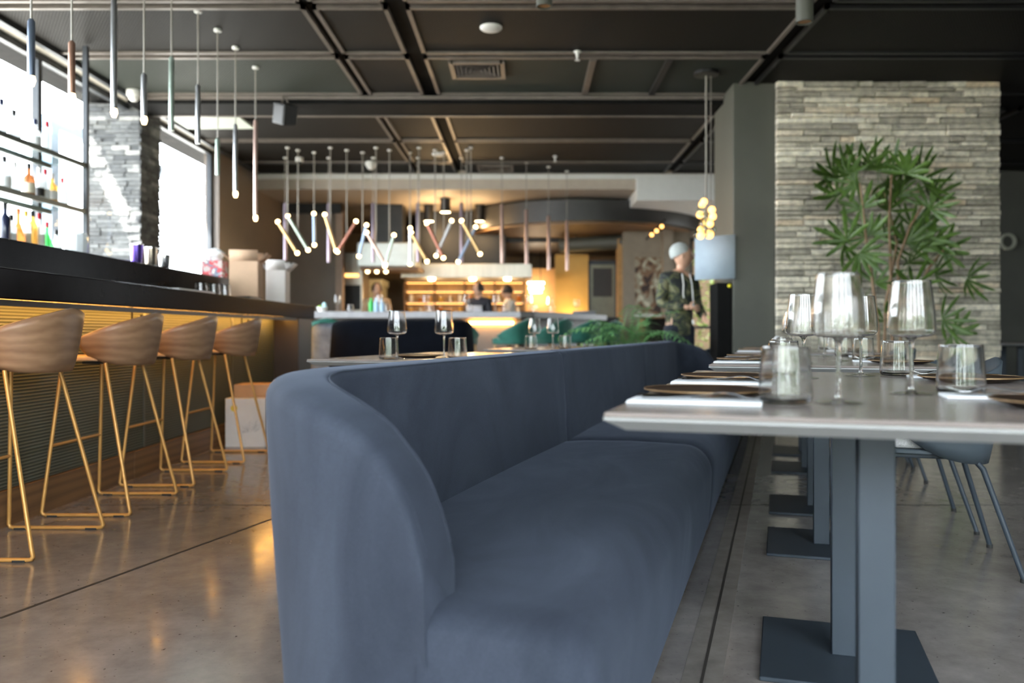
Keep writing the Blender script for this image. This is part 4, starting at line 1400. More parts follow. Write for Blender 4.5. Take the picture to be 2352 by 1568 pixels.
# ------------------------------------------------------------------ rhapis palm in front of the stone wall
def fan_mesh(seed):
    rng = random.Random(seed)
    mb = MB()
    n = rng.randint(7, 9)
    for k in range(n):
        a = lerp(-1.55, 1.55, k / (n - 1)) + rng.uniform(-0.1, 0.1)
        L = rng.uniform(0.24, 0.34) * (1 - 0.18 * abs(a) / 1.5)
        w = rng.uniform(0.017, 0.024)
        ca, sa = math.cos(a), math.sin(a)
        vs = []
        for i, (t, ww) in enumerate([(0.02, 0.2), (0.3, 0.8), (0.65, 1.0), (0.9, 0.6), (1.0, 0.08)]):
            r = L * t
            dz = -0.35 * L * t * t + rng.uniform(-0.004, 0.004)
            for s_ in (-1, 0, 1):
                x = sa * r + ca * w * ww * s_
                z = ca * r - sa * w * ww * s_
                vs.append((x, dz + abs(s_) * 0.006, z))
        fs = []
        for i in range(4):
            for j in (0, 1):
                fs.append((i * 3 + j, i * 3 + j + 1, (i + 1) * 3 + j + 1, (i + 1) * 3 + j))
        mb.add(vs, fs)
    mb.tube([(0, 0.0, 0.02), (0, 0.01, -0.10), (0, 0.05, -0.2)], 0.003, 5)
    return mb


PZ = 7.75
palm = thing('palm_plant', 'tall fan leaved palm standing before the stone wall', 'plant', (X(2050, PZ), PZ, 0))
fans = [fan_mesh(k).mesh('leaf', M_leaf, 60) for k in range(6)]
PO = Vector((X(2050, PZ), PZ, 0))
stems = [[(2020, 870), (2018, 760), (2003, 640), (1990, 560), (1984, 490), (1975, 420)], [(2052, 870), (2048, 720), (2045, 600), (2042, 500), (2048, 400)],
         [(2070, 870), (2068, 740), (2062, 600), (2090, 520), (2120, 470)], [(2085, 870), (2095, 720), (2130, 620), (2170, 570)], [(2030, 870), (2034, 700), (2060, 560), (2030, 430)]]
for k, st_ in enumerate(stems):
    MB().tube([R(px, py, PZ + 0.06 * (k - 2)) - PO for px, py in st_], [0.016, 0.015, 0.014, 0.012, 0.010, 0.008][:len(st_)], 8).build('stem', M_stem, palm, smooth=60)
leafpos = [(1918, 405, -0.9), (1950, 398, -0.4), (1975, 392, -0.15), (2013, 385, 0.05), (2045, 395, 0.25), (2080, 400, 0.35), (2118, 412, 0.9), (2090, 415, -0.6), (1925, 450, -0.7),
           (1980, 478, -0.2), (2042, 482, 0.1), (2060, 450, 0.4), (2135, 480, 0.75), (2145, 455, 0.4), (1945, 552, -0.6), (1940, 560, -2.2), (1990, 545, -0.7), (2003, 540, 0.4), (2040, 552, 1.0),
           (2098, 520, 0.5), (2110, 540, 1.3), (2162, 578, 1.1), (2088, 605, -0.1), (2085, 560, 0.8), (2140, 555, 0.5), (2222, 640, 1.9), (2150, 632, 1.4), (2010, 650, 0.6), (2030, 740, 0.2),
           (1975, 580, 2.4), (2185, 765, 1.9), (2165, 735, 1.5), (2100, 660, -0.3), (1965, 420, -1.4), (2030, 420, 2.6)]
for k, (px, py, a) in enumerate(leafpos):
    o = bpy.data.objects.new('leaf', fans[k % 6])
    col.objects.link(o)
    o.parent = palm
    p = R(px, py, PZ + random.uniform(-0.22, 0.22)) - PO
    o.location = p
    s_ = random.uniform(0.85, 1.1)
    o.scale = (s_, s_, s_)
    o.rotation_euler = (random.uniform(-0.5, 0.5), a, random.uniform(-0.7, 0.7))
pot = MB().lathe([(0, 0), (0.17, 0), (0.20, 0.05), (0.23, 0.42), (0.215, 0.42), (0.20, 0.38), (0, 0.38)], 28).build('planter', M_charcoal, palm, smooth=50)

# ------------------------------------------------------------------ open kitchen counter and green stools
KZ = 1.16
kb = thing('kitchen_counter', 'long grey stone kitchen counter with amber underlight', 'counter', (-0.9, 11.3, 0))
KO = (-0.9, 11.3, 0)
rel(MB().box(-2.85, -0.05, 10.95, 11.7, KZ - 0.085, KZ), KO).build('countertop', mat('grey_stone_counter', (0.30, 0.29, 0.30), 0.35, var=0.15), kb, bev=0.006)
rel(MB().box(-2.75, -0.1, 11.22, 11.62, 0.1, KZ - 0.085), KO).build('front_panel', mat('taupe_panel', (0.19, 0.16, 0.135), 0.5, var=0.08), kb)
rel(MB().box(-2.75, -0.1, 11.26, 11.6, 0.0, 0.1), KO).build('plinth', M_black, kb)
rel(MB().prism([(-0.05, 10.951), (0.12, 10.951), (1.32, 13.25), (0.75, 13.5), (-0.05, 11.69)], KZ - 0.084, KZ + 0.001), KO).build('angled_countertop', M_darkbrown, kb, bev=0.006)
rel(MB().prism([(-0.05, 11.2), (0.0, 11.2), (1.1, 13.2), (0.7, 13.4), (-0.05, 11.6)], 0.0, KZ - 0.085), KO).build('angled_panel', M_darkbrown, kb)
rel(MB().box(-0.75, -0.15, 11.17, 11.21, 0.995, 1.03), KO).build('led_strip', M_led, kb)
pp_ = thing('plate_stack', 'grey slab of stacked plates at the right end of the kitchen counter', 'plates', (0.93, 12.95, KZ + 0.0015))
for k in range(4):
    MB().box(-0.17, 0.17, -0.15, 0.15, k * 0.014, k * 0.014 + 0.012).build('plate', M_tableedge, pp_, bev=0.003)
for k, px in enumerate([775, 805, 872, 890, 978, 990, 1071, 1078, 1138, 1160, 1216, 1228, 1262, 1268, 1324]):
    z = 11.12 + 0.16 * (k % 2) + max(0, px - 1215) * 0.0135
    (wine if k % 2 == 0 else tumbler)(f'{(ordn + ["tenth", "eleventh", "twelfth", "thirteenth", "fourteenth", "fifteenth"])[k]} glass from the left on the kitchen counter', (X(px, z), z, KZ + 0.0012))
caddy = thing('bottle_caddy', 'green bottle and blue bottles grouped on the kitchen counter', 'caddy', (X(866, 11.4), 11.45, KZ + 0.0005))
for k, (dx, m) in enumerate([(-0.09, G_green), (-0.02, mat('pale_blue_plastic', (0.35, 0.52, 0.68), 0.4, var=0.05)), (0.06, MATS['pale_blue_plastic'])]):
    MB().lathe([(0, 0), (0.035, 0), (0.036, 0.13), (0.015, 0.17), (0.015, 0.2), (0, 0.2)], 14, (dx, 0, 0)).build('small_bottle', m, caddy)
MB().box(-0.14, 0.11, -0.05, 0.05, -0.0005, 0.002).build('tray', M_black, caddy)


def make_green(label, loc, rz):
    t = thing('green_bar_stool', label, 'bar stool', loc, rz, 'green velvet stools at the kitchen counter')
    shell_grid(0.26, 0.255, 0.74, 1.06, 0.85, math.radians(105), 0.2).build('backrest', M_green, t, smooth=60, solid=0.035)
    MB().prism([(0.24 * math.copysign(abs(math.cos(a)) ** 0.7, math.cos(a)), 0.235 * math.copysign(abs(math.sin(a)) ** 0.7, math.sin(a))) for a in [2 * PI * k / 28 for k in range(28)]], 0.735, 0.82).build('seat', M_green, t, bev=0.02, seg=3)
    for sx in (-1, 1):
        for sy in (-1, 1):
            MB().tube([(sx * 0.16, sy * 0.16, 0.735), (sx * 0.23, sy * 0.22, 0.0)], [0.02, 0.013], 10).build('leg', M_legwood, t)
    MB().tube([(sx * 0.205, sy * 0.2, 0.28) for sx, sy in ((-1, -1), (1, -1), (1, 1), (-1, 1), (-1, -1))], 0.008, 8).build('footrest', M_brass, t)
    return t


gs = None
for px, z, rz, lab in [(1178, 10.4, -0.55, 'green velvet stool turned sideways beside the amber light'), (1266, 10.9, -0.75, 'green velvet stool behind the far wine glasses'),
                       (1332, 11.55, -0.75, 'green velvet stool just right of the far wine glasses'), (1384, 12.2, -0.75, 'green velvet stool at the right end of the kitchen counter'),
                       (1052, 10.4, -1.9, 'green velvet stool behind the right side of the black cloth'), (745, 10.3, -1.2, 'green velvet stool beside the end of the bar')]:
    if gs is None:
        gs = make_green(lab, (X(px, z), z, 0), rz)
    else:
        dup(gs, (X(px, z), z, 0), rz, lab)


# ------------------------------------------------------------------ cloth draped over a bench behind the tables
def drape(name, label, cx, cy, w, d, h, m, seed, foldamp=0.035):
    rng = random.Random(seed)
    ph = [rng.uniform(0, 6) for _ in range(6)]

    def fn(i, j):
        a = i * 2 * PI
        ca, sa = math.cos(a), math.sin(a)
        sq = (abs(ca) ** 3.2 + abs(sa) ** 3.2) ** (-1 / 3.2)
        f = sum(math.sin(a * k + ph[k - 4]) for k in (5, 7, 9)) / 3
        if j < 0.4:
            r = j / 0.4 * 0.93
            z = h - 0.02 * r ** 4 + 0.012 * f * r
        elif j < 0.55:
            q = (j - 0.4) / 0.15 * PI / 2
            r = 0.93 + 0.07 * math.sin(q)
            z = h - 0.02 - 0.06 * (1 - math.cos(q))
        else:
            q = (j - 0.55) / 0.45
            r = 1.0 + 0.10 * q + foldamp * f * (0.3 + q)
            z = lerp(h - 0.08, 0.012 + 0.02 * max(f, 0), q)
        return (r * sq * ca * w / 2, r * sq * sa * d / 2, z)
    o = MB().grid(fn, 72, 26, True).build(name, m, None, smooth=80, loc=(cx, cy, 0))
    return tag(o, label, 'cloth')


M_navy = mat('black_navy_cloth', (0.0035, 0.0045, 0.008), 0.9, var=0.3, spec=0.1)
M_paleblue = mat('pale_blue_cloth', (0.22, 0.28, 0.38), 0.85, var=0.3)
drape('black_cloth', 'black cloth draped over a bench behind the sofa', X(925, 7.3), 7.3, 1.22, 0.6, 1.0, M_navy, 4)
drape('pale_blue_cloth', 'pale blue cloth draped at the left of the black cloth', X(772, 7.75), 7.85, 0.46, 0.5, 0.97, M_paleblue, 9, 0.05)

# ------------------------------------------------------------------ feather palms in a planter
AZ = 8.75
ax = X(1418, AZ)
pl_ = thing('planter_palm', 'bushy green feather palm in a low brown planter behind the sofa', 'plant', (ax, AZ, 0))
MB().box(-0.36, 0.34, -0.16, 0.16, 0, 0.70).build('planter', mat('terracotta_planter', (0.36, 0.24, 0.18), 0.7, var=0.1), pl_, bev=0.01)


def frond(seed):
    rng = random.Random(seed)
    mb = MB()
    sp = []
    for k in range(9):
        t = k / 8
        sp.append(Vector((0.34 * t * t * 1.1 + 0.05 * t, 0, 0.40 * t - 0.22 * t * t * t)))
    mb.tube(sp, [0.005 * (1 - k / 10) for k in range(9)], 5)
    for k in range(1, 9):
        for m_ in (0, 0.5):
            if k == 8 and m_:
                continue
            p = sp[k] if not m_ else (sp[k] + sp[k + 1]) / 2 if k < 8 else sp[k]
            L = 0.17 * (1 - 0.55 * k / 8)
            for s_ in (-1, 1):
                d = Vector((0.55, s_ * 0.8, 0.1 + rng.uniform(-0.15, 0.1))).normalized()
                q = d.cross(Vector((0, 0, 1))).normalized() * 0.009
                mb.add([p, p + d * L * 0.5 + q, p + d * L + Vector((0, 0, -0.03)), p + d * L * 0.5 - q], [(0, 1, 2, 3)])
    return mb


fm = [frond(k).mesh('frond', M_areca, 0) for k in range(4)]
for k in range(26):
    o = bpy.data.objects.new('frond', fm[k % 4])
    col.objects.link(o)
    o.parent = pl_
    o.location = (random.uniform(-0.24, 0.28), random.uniform(-0.08, 0.08), 0.70)
    s_ = random.uniform(0.45, 0.8) if o.location.x < 0.05 else random.uniform(0.8, 1.3)
    s_ *= 1.25
    o.scale = (s_, s_, s_)
    o.rotation_euler = (0, random.uniform(-0.35, 0.35), random.uniform(0, 2 * PI))

# ------------------------------------------------------------------ kitchen
hood = thing('extractor_hood', 'long brushed steel extractor hood over the kitchen pass', 'extractor hood', (X(1070, 15.2), 15.7, 0))
hx0, hx1 = X(920, 15.2) - X(1070, 15.2), X(1222, 15.2) - X(1070, 15.2)
MB().box(hx0, hx1, -0.5, 0.5, 1.89, 2.15).build('canopy', M_brushed, hood, bev=0.01)
MB().box(hx0 + 0.3, hx1 - 0.5, -0.3, 0.3, 2.15, 3.13).build('duct', M_black, hood)
for k, px in enumerate((990, 1085, 1165)):
    xx = X(px, 15.4) - X(1070, 15.2)
    MB().lathe([(0, 0), (0.07, 0), (0.06, -0.03), (0, -0.035)], 16, (xx, -0.2, 1.889)).build('lamp_lens', M_bulbwhite, hood)
    l = bpy.data.lights.new('hood_lamp', 'POINT')
    l.energy, l.color, l.shadow_soft_size = 32, (1.0, 0.68, 0.34), 0.06
    o = bpy.data.objects.new('hood_lamp', l)
    col.objects.link(o)
    o.parent = hood
    o.location = (xx, -0.2, 1.80)
ov = thing('steel_hood', 'pale steel hood box over the left kitchen counter', 'extractor hood', (X(887, 14.3), 14.7, 0))
ox = (955 - 820) / FP * 14.3 / 2
MB().box(-ox, ox, -0.4, 0.4, 2.02, 2.44).build('canopy', mat('pale_steel', (0.62, 0.66, 0.64), 0.4, 0.5, var=0.06), ov, bev=0.02)
MB().box(-ox * 0.9, ox * 1.1, -0.38, 0.38, 1.96, 2.02).build('lower_rim', M_kick, ov)
MB().box(-ox * 0.5, ox * 0.5, -0.2, 0.2, 2.44, 3.13).build('duct', M_black, ov)
for k in (-0.34, -0.18, -0.02):
    MB().ball((k, -0.3, 1.945), 0.035).build('lamp_lens', M_bulb, ov)
su = thing('wall_oven', 'small grey steel oven unit at the kitchen left', 'oven', (X(803, 15.0), 15.5, 0))
MB().box(-0.2, 0.2, -0.3, 0.3, 0.0, 2.35).build('body', M_brushed, su, bev=0.01)
MB().box(-0.16, 0.16, -0.33, -0.3, 1.3, 1.75).build('door', M_black, su)
MB().box(-0.12, 0.12, -0.34, -0.3, 1.90, 1.96).build('lamp_panel', M_amber, su)
rc = thing('roller_cabinet', 'cream roller shutter cabinet in the kitchen', 'cabinet', (X(832, 16.4), 17.0, 0))
MB().box(-0.33, 0.33, -0.4, 0.4, 0, 1.82).build('body', mat('cream_shutter', (0.56, 0.50, 0.34), 0.6, var=0.06), rc, bev=0.01)
MB().box(-0.36, 0.36, -0.44, 0.42, 1.821, 1.95).build('top_rail', mat('cream_rail', (0.66, 0.60, 0.42), 0.6, var=0.05), rc)
for k in range(9):
    MB().box(-0.31, 0.31, -0.408, -0.401, 0.75 + k * 0.115, 0.85 + k * 0.115).build('slat', MATS['cream_rail'], rc)
shf = thing('kitchen_shelves', 'warm lit wooden shelving on the kitchen back wall', 'shelf', (X(1065, 17.0), 17.4, 0))
sw = (1205 - 925) / FP * 17.0 / 2
M_shelfback = mat('warm_shelf_back', (0.50, 0.32, 0.15), 0.6, var=0.12)
MB().box(-sw, sw, 0.16, 0.2, 0.9, 1.95).build('back_panel', M_shelfback, shf)
for k, z in enumerate((1.28, 1.52, 1.76, 1.95)):
    MB().box(-sw, sw, -0.16, 0.16, z - 0.03, z).build('shelf_board', M_seatwood, shf)
    if k:
        MB().box(-sw + 0.05, sw - 0.05, -0.14, -0.11, z - 0.045, z - 0.031).build('led_strip', M_amber, shf)
for k in range(5):
    xx = lerp(-sw, sw, k / 4)
    MB().box(xx - 0.015, xx + 0.015, -0.16, 0.16, 0.0, 1.95).build('upright', M_kick, shf)
jm = [G_gold, M_brushed, M_white, G_amber, M_brass]
for k in range(24):
    row = k // 12
    t = thing('storage_jar', (ordn + ['tenth', 'eleventh', 'twelfth'])[k % 12] + ' storage jar from the left on the ' + ('lower' if row == 0 else 'upper') + ' kitchen shelf', 'jar',
              (shf.location.x + lerp(-sw + 0.12, sw - 0.12, (k % 12) / 11) + random.uniform(-0.01, 0.01), 17.38, (1.281, 1.521)[row]), 0, ('jars on the lower kitchen shelf', 'jars on the upper kitchen shelf')[row])
    hh = random.uniform(0.09, 0.15)
    MB().lathe([(0, 0), (0.045, 0), (0.048, 0.01), (0.048, hh * 0.8), (0.038, hh), (0, hh)], 12).build('jar_body', jm[k % 5], t)
    MB().lathe([(0, hh), (0.04, hh), (0.04, hh + 0.02), (0, hh + 0.02)], 12).build('lid', M_brushed, t)
# yellow lit wall, service opening, glazed door
struct('wall_yellow', MB().box(X(1275, 16.6), X(1352, 16.6), 16.6, 16.75, 0, 2.45), mat('ochre_plaster', (0.58, 0.36, 0.11), 0.7, var=0.08, vs=2), 'ochre plaster wall lit from below')
yl_ = thing('wall_washer', 'amber wall washer lamp at the foot of the ochre wall', 'lamp', (X(1313, 16.3), 16.35, 1.0))
MB().box(-0.25, 0.25, -0.04, 0.04, 0, 0.06).build('housing', M_black, yl_)
MB().box(-0.23, 0.23, -0.03, 0.03, 0.061, 0.07).build('lens', M_amber, yl_)
struct('wall_washer_ledge', MB().box(X(1200, 16.3), X(1352, 16.3), 16.2, 16.58, 0, 0.999), M_darkbrown, 'dark low cabinet under the ochre wall')
l = bpy.data.lights.new('washer_light', 'AREA')
l.energy, l.color, l.size = 7, (1.0, 0.68, 0.25), 0.4
o = bpy.data.objects.new('washer_light', l)
col.objects.link(o)
o.parent = yl_
o.location = (0, 0.0, 0.08)
o.rotation_euler = (PI - 0.25, 0, 0)
svx0, svx1 = X(1208, 17.6), X(1276, 17.6)
struct('wall_service', MB().box(svx0 - 0.05, svx1 + 0.05, 18.3, 18.4, 0, 2.3), mat('orange_plaster', (0.70, 0.36, 0.13), 0.6, var=0.06), 'orange plaster wall of the service room')
sl = thing('linear_lamp', 'white linear lamps stacked in the orange service room', 'lamp', (X(1231, 17.8), 17.9, 0))
for k, (z, w) in enumerate([(1.95, 0.36), (1.84, 0.32), (1.76, 0.26)]):
    MB().box(-w / 2, w / 2, -0.05, 0.05, z - 0.025, z + 0.025).build('tube', lamp_mat('white_linear', (1.0, 0.92, 0.75), 9), sl, bev=0.01)
for s_ in (-0.1, 0.1):
    MB().tube([(s_, 0, 1.7), (s_, 0, 3.13)], 0.008, 6).build('hanger', M_black, sl)
l = bpy.data.lights.new('service_light', 'POINT')
l.energy, l.color, l.shadow_soft_size = 11, (1.0, 0.8, 0.5), 0.15
o = bpy.data.objects.new('service_light', l)
col.objects.link(o)
o.parent = sl
o.location = (0.1, 0.05, 1.6)
dr = struct('door_1', MB().box(X(1352, 15.4), X(1356, 15.4), 15.4, 15.5, 0, 2.2).box(X(1412, 15.4), X(1418, 15.4), 15.4, 15.5, 0, 2.2).box(X(1352, 15.4), X(1418, 15.4), 15.4, 15.5, 2.15, 2.22), M_frame, 'dark framed steel kitchen door')
MB().box(X(1356, 15.4), X(1412, 15.4), 15.43, 15.46, 0.0, 2.15).build('door_leaf', mat('dull_steel', (0.16, 0.15, 0.11), 0.4, 0.5, var=0.1), dr)
MB().box(X(1362, 15.4), X(1406, 15.4), 15.41, 15.43, 1.55, 2.08).build('upper_panel', M_darkbrown, dr)
struct('trim_9', MB().box(X(1418, 15.2), X(1431, 15.2), 15.2, 15.4, 0, 2.6), mat('orange_wood_post', (0.40, 0.22, 0.08), 0.5, var=0.15), 'orange wooden post right of the kitchen door')
struct('wall_mural_panel', MB().box(X(1431, 14.9), X(1580, 14.9), 14.9, 15.0, 0, 3.13), MATS['warm_grey_wall'], 'warm grey wall behind the mural')
mu = thing('mural_panel', 'framed mottled mural in brown and cream on the warm grey wall', 'artwork', (X(1502, 14.8), 14.87, 0))
MB().box(X(1460, 14.8) - X(1502, 14.8), X(1546, 14.8) - X(1502, 14.8), -0.02, 0.02, Z(722, 14.8), Z(590, 14.8)).build('canvas', blotch_mat('mottled_mural', [(0.0, (0.05, 0.035, 0.03)), (0.42, (0.20, 0.12, 0.07)), (0.5, (0.30, 0.27, 0.20)), (0.58, (0.55, 0.52, 0.40)), (0.68, (0.12, 0.09, 0.07))], 5), mu)
MB().box(X(1458, 14.8) - X(1502, 14.8), X(1548, 14.8) - X(1502, 14.8), -0.03, 0.02, Z(727, 14.8), Z(722, 14.8)).build('lower_ledge', M_white, mu)
cab = thing('low_cabinet', 'black low cabinet below the kitchen door', 'cabinet', (X(1392, 14.0), 14.2, 0))
MB().box(-0.22, 0.22, -0.25, 0.25, 0, 1.14).build('body', M_black, cab, bev=0.005)
MB().box(-0.20, 0.20, -0.262, -0.251, 0.1, 1.05).build('door', M_black, cab)
wc = thing('wood_sideboard', 'brown wooden shelf unit with jars behind the feather palm', 'cabinet', (X(1520, 12.6), 12.8, 0))
for s_ in (-1, 1):
    MB().box(s_ * 0.27 - 0.02, s_ * 0.27 + 0.02, -0.2, 0.2, 0, 1.12).build('side', M_kick, wc)
for z in (0.3, 0.68, 1.12):
    MB().box(-0.29, 0.29, -0.2, 0.2, z - 0.02, z + 0.001).build('shelf_board', M_kick, wc)
MB().box(-0.25, 0.25, 0.17, 0.2, 0, 1.1).build('back_panel', M_darkbrown, wc)
# curved dark bulkhead with timber underside
bh = MB()
CX, CY = 1.1, 15.9
n_ = 40
outer = [(CX + 2.25 * math.cos(PI + PI * k / n_), CY + 2.25 * math.sin(PI + PI * k / n_)) for k in range(n_ + 1)]
bh.prism(outer, 2.73, 3.08)
bko = struct('ceiling_bulkhead', bh, mat('dark_duct_metal', (0.035, 0.034, 0.033), 0.45, 0.4, var=0.1), 'curved dark metal bulkhead over the kitchen')
struct('bulkhead_soffit', MB().prism([(CX + 2.1 * math.cos(PI + PI * k / n_), CY + 2.1 * math.sin(PI + PI * k / n_)) for k in range(n_ + 1)], 2.70, 2.729), M_kick, 'timber underside of the curved bulkhead')
struct('ceiling_kitchen', MB().box(-3.2, 2.45, 15.95, 18.8, 2.62, 2.72), M_darkbrown, 'dark timber ceiling deeper in the kitchen')
dk = thing('air_duct', 'round grey air duct below the kitchen bulkhead', 'duct', (X(1375, 15.3), 15.4, 2.5))
MB().tube([(-0.7, 0.2, 0.02), (0.1, 0, 0.05), (0.55, -0.1, 0.05)], 0.14, 18).build('pipe', M_charcoal, dk, smooth=50)
MB().tube([(0.42, -0.1, 0.05), (0.56, -0.1, 0.05)], 0.15, 18).build('collar', M_brushed, dk, smooth=50)
for s_ in (-0.4, 0.3):
    MB().tube([(s_, 0.05, 0.1), (s_, 0.05, 0.2)], 0.01, 6).build('hanger', M_black, dk)
for k, (px, py) in enumerate([(1023, 487), (985, 508), (1102, 508)]):
    z = (13.9, 14.6, 14.6)[k]
    t = thing('downlight', ('middle', 'left', 'right')[k] + ' black cylinder downlight glowing over the kitchen', 'downlight', (X(px, z), z, 3.13), 0, 'glowing cylinder downlights')
    zz = Z(py, z) - 3.13
    MB().lathe([(0, 0), (0.085, 0), (0.085, zz), (0.07, zz), (0.07, zz + 0.03), (0, zz + 0.03)], 20).build('housing', M_black, t, smooth=50)
    MB().lathe([(0, zz - 0.004), (0.082, zz - 0.004), (0.082, zz + 0.004), (0, zz + 0.004)], 20).build('lens', M_bulbwhite, t)
    l = bpy.data.lights.new('downlight_lamp', 'POINT')
    l.energy, l.color, l.shadow_soft_size = 26, (1.0, 0.66, 0.32), 0.08
    o = bpy.data.objects.new('downlight_lamp', l)
    col.objects.link(o)
    o.parent = t
    o.location = (0, 0, zz - 0.12)
tk = thing('track_light', 'three small warm spots on a track below the bulkhead', 'spotlight', R(1508, 530, 14.0))
MB().tube([R(1485, 556, 14.6) - R(1508, 530, 14.0) + Vector((0, 0, 0.06)), R(1528, 512, 13.9) - R(1508, 530, 14.0) + Vector((0, 0, 0.06))], 0.015, 6).build('track', M_black, tk)
for px, py, z in [(1520, 520, 13.95), (1508, 530, 14.1), (1497, 539, 14.3)]:
    MB().ball(R(px, py, z) - R(1508, 530, 14.0), 0.035).build('bulb', M_amber, tk)

# ------------------------------------------------------------------ board, black unit and window by the column
bd = thing('menu_board', 'pale blue-grey blank board fixed beside the charcoal column', 'board', (1.9, 8.5, 0))
a0, a1 = R(1597, 545, 8.55), R(1688, 536, 8.32)
zt0, zb0 = a0.z, Z(643, 8.55)
bo = Vector((1.9, 8.5, 0))
MB().add([(a0.x, a0.y, zb0), (a1.x, a1.y, zb0), (a1.x, a1.y, zt0), (a0.x, a0.y, zt0)], [(0, 1, 2, 3)]).xf(Matrix.Translation(-bo)).build('panel', mat('frosted_board', (0.30, 0.36, 0.41), 0.9, var=0.08, vs=4, spec=0.1), bd, solid=0.03)
MB().tube([(a1.x - 1.9 - 0.02, a1.y - 8.5 + 0.06, 1.6), (2.14 - 1.9, 8.45 - 8.5, 1.6)], 0.02, 8).build('bracket', M_black, bd)
bk = thing('dark_cabinet', 'tall black cabinet against the charcoal column', 'cabinet', (2.03, 8.57, 0))
MB().box(-0.075, 0.072, -0.17, 0.17, 0, Z(649, 8.4)).build('body', M_matte, bk, bev=0.005)
MB().ball((0.05, -0.172, Z(654, 8.4) - 0.01), 0.02).build('indicator', mat('yellow_knob', (0.7, 0.62, 0.02), 0.4, var=0.05), bk)
struct('wall_far_right', MB().box(2.62, 3.0, 15.0, 15.1, 0, 3.13).box(3.62, 5.3, 15.0, 15.1, 0, 3.13).box(3.0, 3.62, 15.0, 15.1, 2.6, 3.13), MATS['warm_grey_wall'], 'warm grey wall around the garden door')
w4 = struct('window_4', MB().box(3.0, 3.05, 15.02, 15.08, 0, 2.6).box(3.57, 3.62, 15.02, 15.08, 0, 2.6).box(3.0, 3.62, 15.02, 15.08, 2.55, 2.6).box(3.0, 3.62, 15.02, 15.08, 0.95, 1.0), M_frame, 'narrow garden window beside the dark cabinet')
MB().add([(3.05, 15.05, 0), (3.57, 15.05, 0), (3.57, 15.05, 2.55), (3.05, 15.05, 2.55)], [(0, 1, 2, 3)]).build('pane', M_pane, w4, smooth=0)
hd = MB()
rng = random.Random(11)
for k in range(900):
    p = Vector((rng.uniform(2.75, 4.6), rng.uniform(16.8, 17.6), rng.uniform(0, 2.6)))
    d = Vector((rng.uniform(-1, 1), rng.uniform(-1, 1), rng.uniform(-0.6, 1))).normalized() * 0.09
    q = d.cross(Vector((rng.uniform(-1, 1), rng.uniform(-1, 1), 1))).normalized() * 0.04
    hd.add([p, p + d * 0.5 + q, p + d, p + d * 0.5 - q], [(0, 1, 2, 3)])
tag(hd.build('garden_hedge', mat('sunlit_hedge', (0.36, 0.48, 0.10), 0.6, c2=(0.10, 0.20, 0.04), vs=6), None, smooth=0), 'sunlit green hedge outside the narrow garden window', 'hedge', kind='stuff')

# cluster lamp of amber glass balls
cl = thing('cluster_lamp', 'cascading cluster lamp of amber glass balls', 'pendant light', (X(1622, 8.0), 8.0, HC))
CO = Vector((X(1622, 8.0), 8.0, HC))
MB().lathe([(0, 0), (0.12, 0), (0.12, -0.03), (0, -0.035)], 20).build('canopy', M_black, cl)
MB().tube([(0, 0, -0.03), (0, 0, Z(545, 8.0) - HC)], 0.009, 8).tube([(0.05, 0.02, -0.03), (0.05, 0.02, Z(480, 8.0) - HC)], 0.004, 6).build('stem', M_cord, cl)
for k, (px, py, r, lit) in enumerate([(1617, 463, .034, 1), (1613, 470, .034, 1), (1635, 482, .036, 1), (1610, 485, .045, 0), (1608, 493, .036, 1), (1637, 497, .036, 1), (1622, 498, .05, 0), (1624, 511, .04, 1),
                                      (1631, 514, .034, 1), (1618, 515, .05, 0), (1610, 528, .036, 1), (1638, 526, .034, 0), (1624, 525, .05, 0), (1629, 538, .045, 1), (1609, 541, .036, 1), (1602, 539, .04, 0)]):
    z = 8.0 + 0.09 * math.sin(k * 2.1)
    p = R(px, py, z) - CO
    MB().tube([(0, 0, p.z + 0.07), (p.x * 0.8, p.y * 0.8, p.z + 0.06), p], 0.003, 5).build('arm', M_cord, cl)
    MB().ball(p, r, 14, 9).build('glass_ball', M_amber if lit else M_shelfglass, cl)
# ring lamp and dim chairs on the right
rl = thing('ring_lamp', 'round ring wall lamp in the dark right corner', 'lamp', (X(2338, 12.6), 12.89, Z(552, 12.7)))
MB().lathe([(0.09, -0.02), (0.13, -0.02), (0.13, 0.02), (0.09, 0.02)], 30, close=True).xf(Matrix.Rotation(PI / 2, 4, 'X') @ Matrix.Translation((0, 0, 0.025))).build('ring', mat('grey_ring', (0.32, 0.32, 0.26), 0.5, var=0.05), rl)
MB().box(-0.05, 0.05, -0.04, -0.02, -0.12, -0.09).build('lens', M_bulbwhite, rl)

# ------------------------------------------------------------------ people
def skin_mesh(joints, edges, name, m, sub=2):
    """continuous tapered surface grown around a skeleton"""
    keys = list(joints)
    me = bpy.data.meshes.new(name)
    me.from_pydata([joints[k][0] for k in keys], [(keys.index(a), keys.index(b)) for a, b in edges], [])
    o = bpy.data.objects.new(name, me)
    col.objects.link(o)
    o.modifiers.new('skin', 'SKIN')
    sv = me.skin_vertices[0].data
    for i, k in enumerate(keys):
        r = joints[k][1]
        sv[i].radius = r if isinstance(r, tuple) else (r, r)
        sv[i].use_root = (i == 0)
    ss = o.modifiers.new('sub', 'SUBSURF')
    ss.levels = ss.render_levels = sub
    dg = bpy.context.evaluated_depsgraph_get()
    new = bpy.data.meshes.new_from_object(o.evaluated_get(dg))
    bpy.data.objects.remove(o)
    bpy.data.meshes.remove(me)
    new.name = name
    new.materials.clear()
    new.materials.append(m)
    new.polygons.foreach_set('use_smooth', [True] * len(new.polygons))
    return new


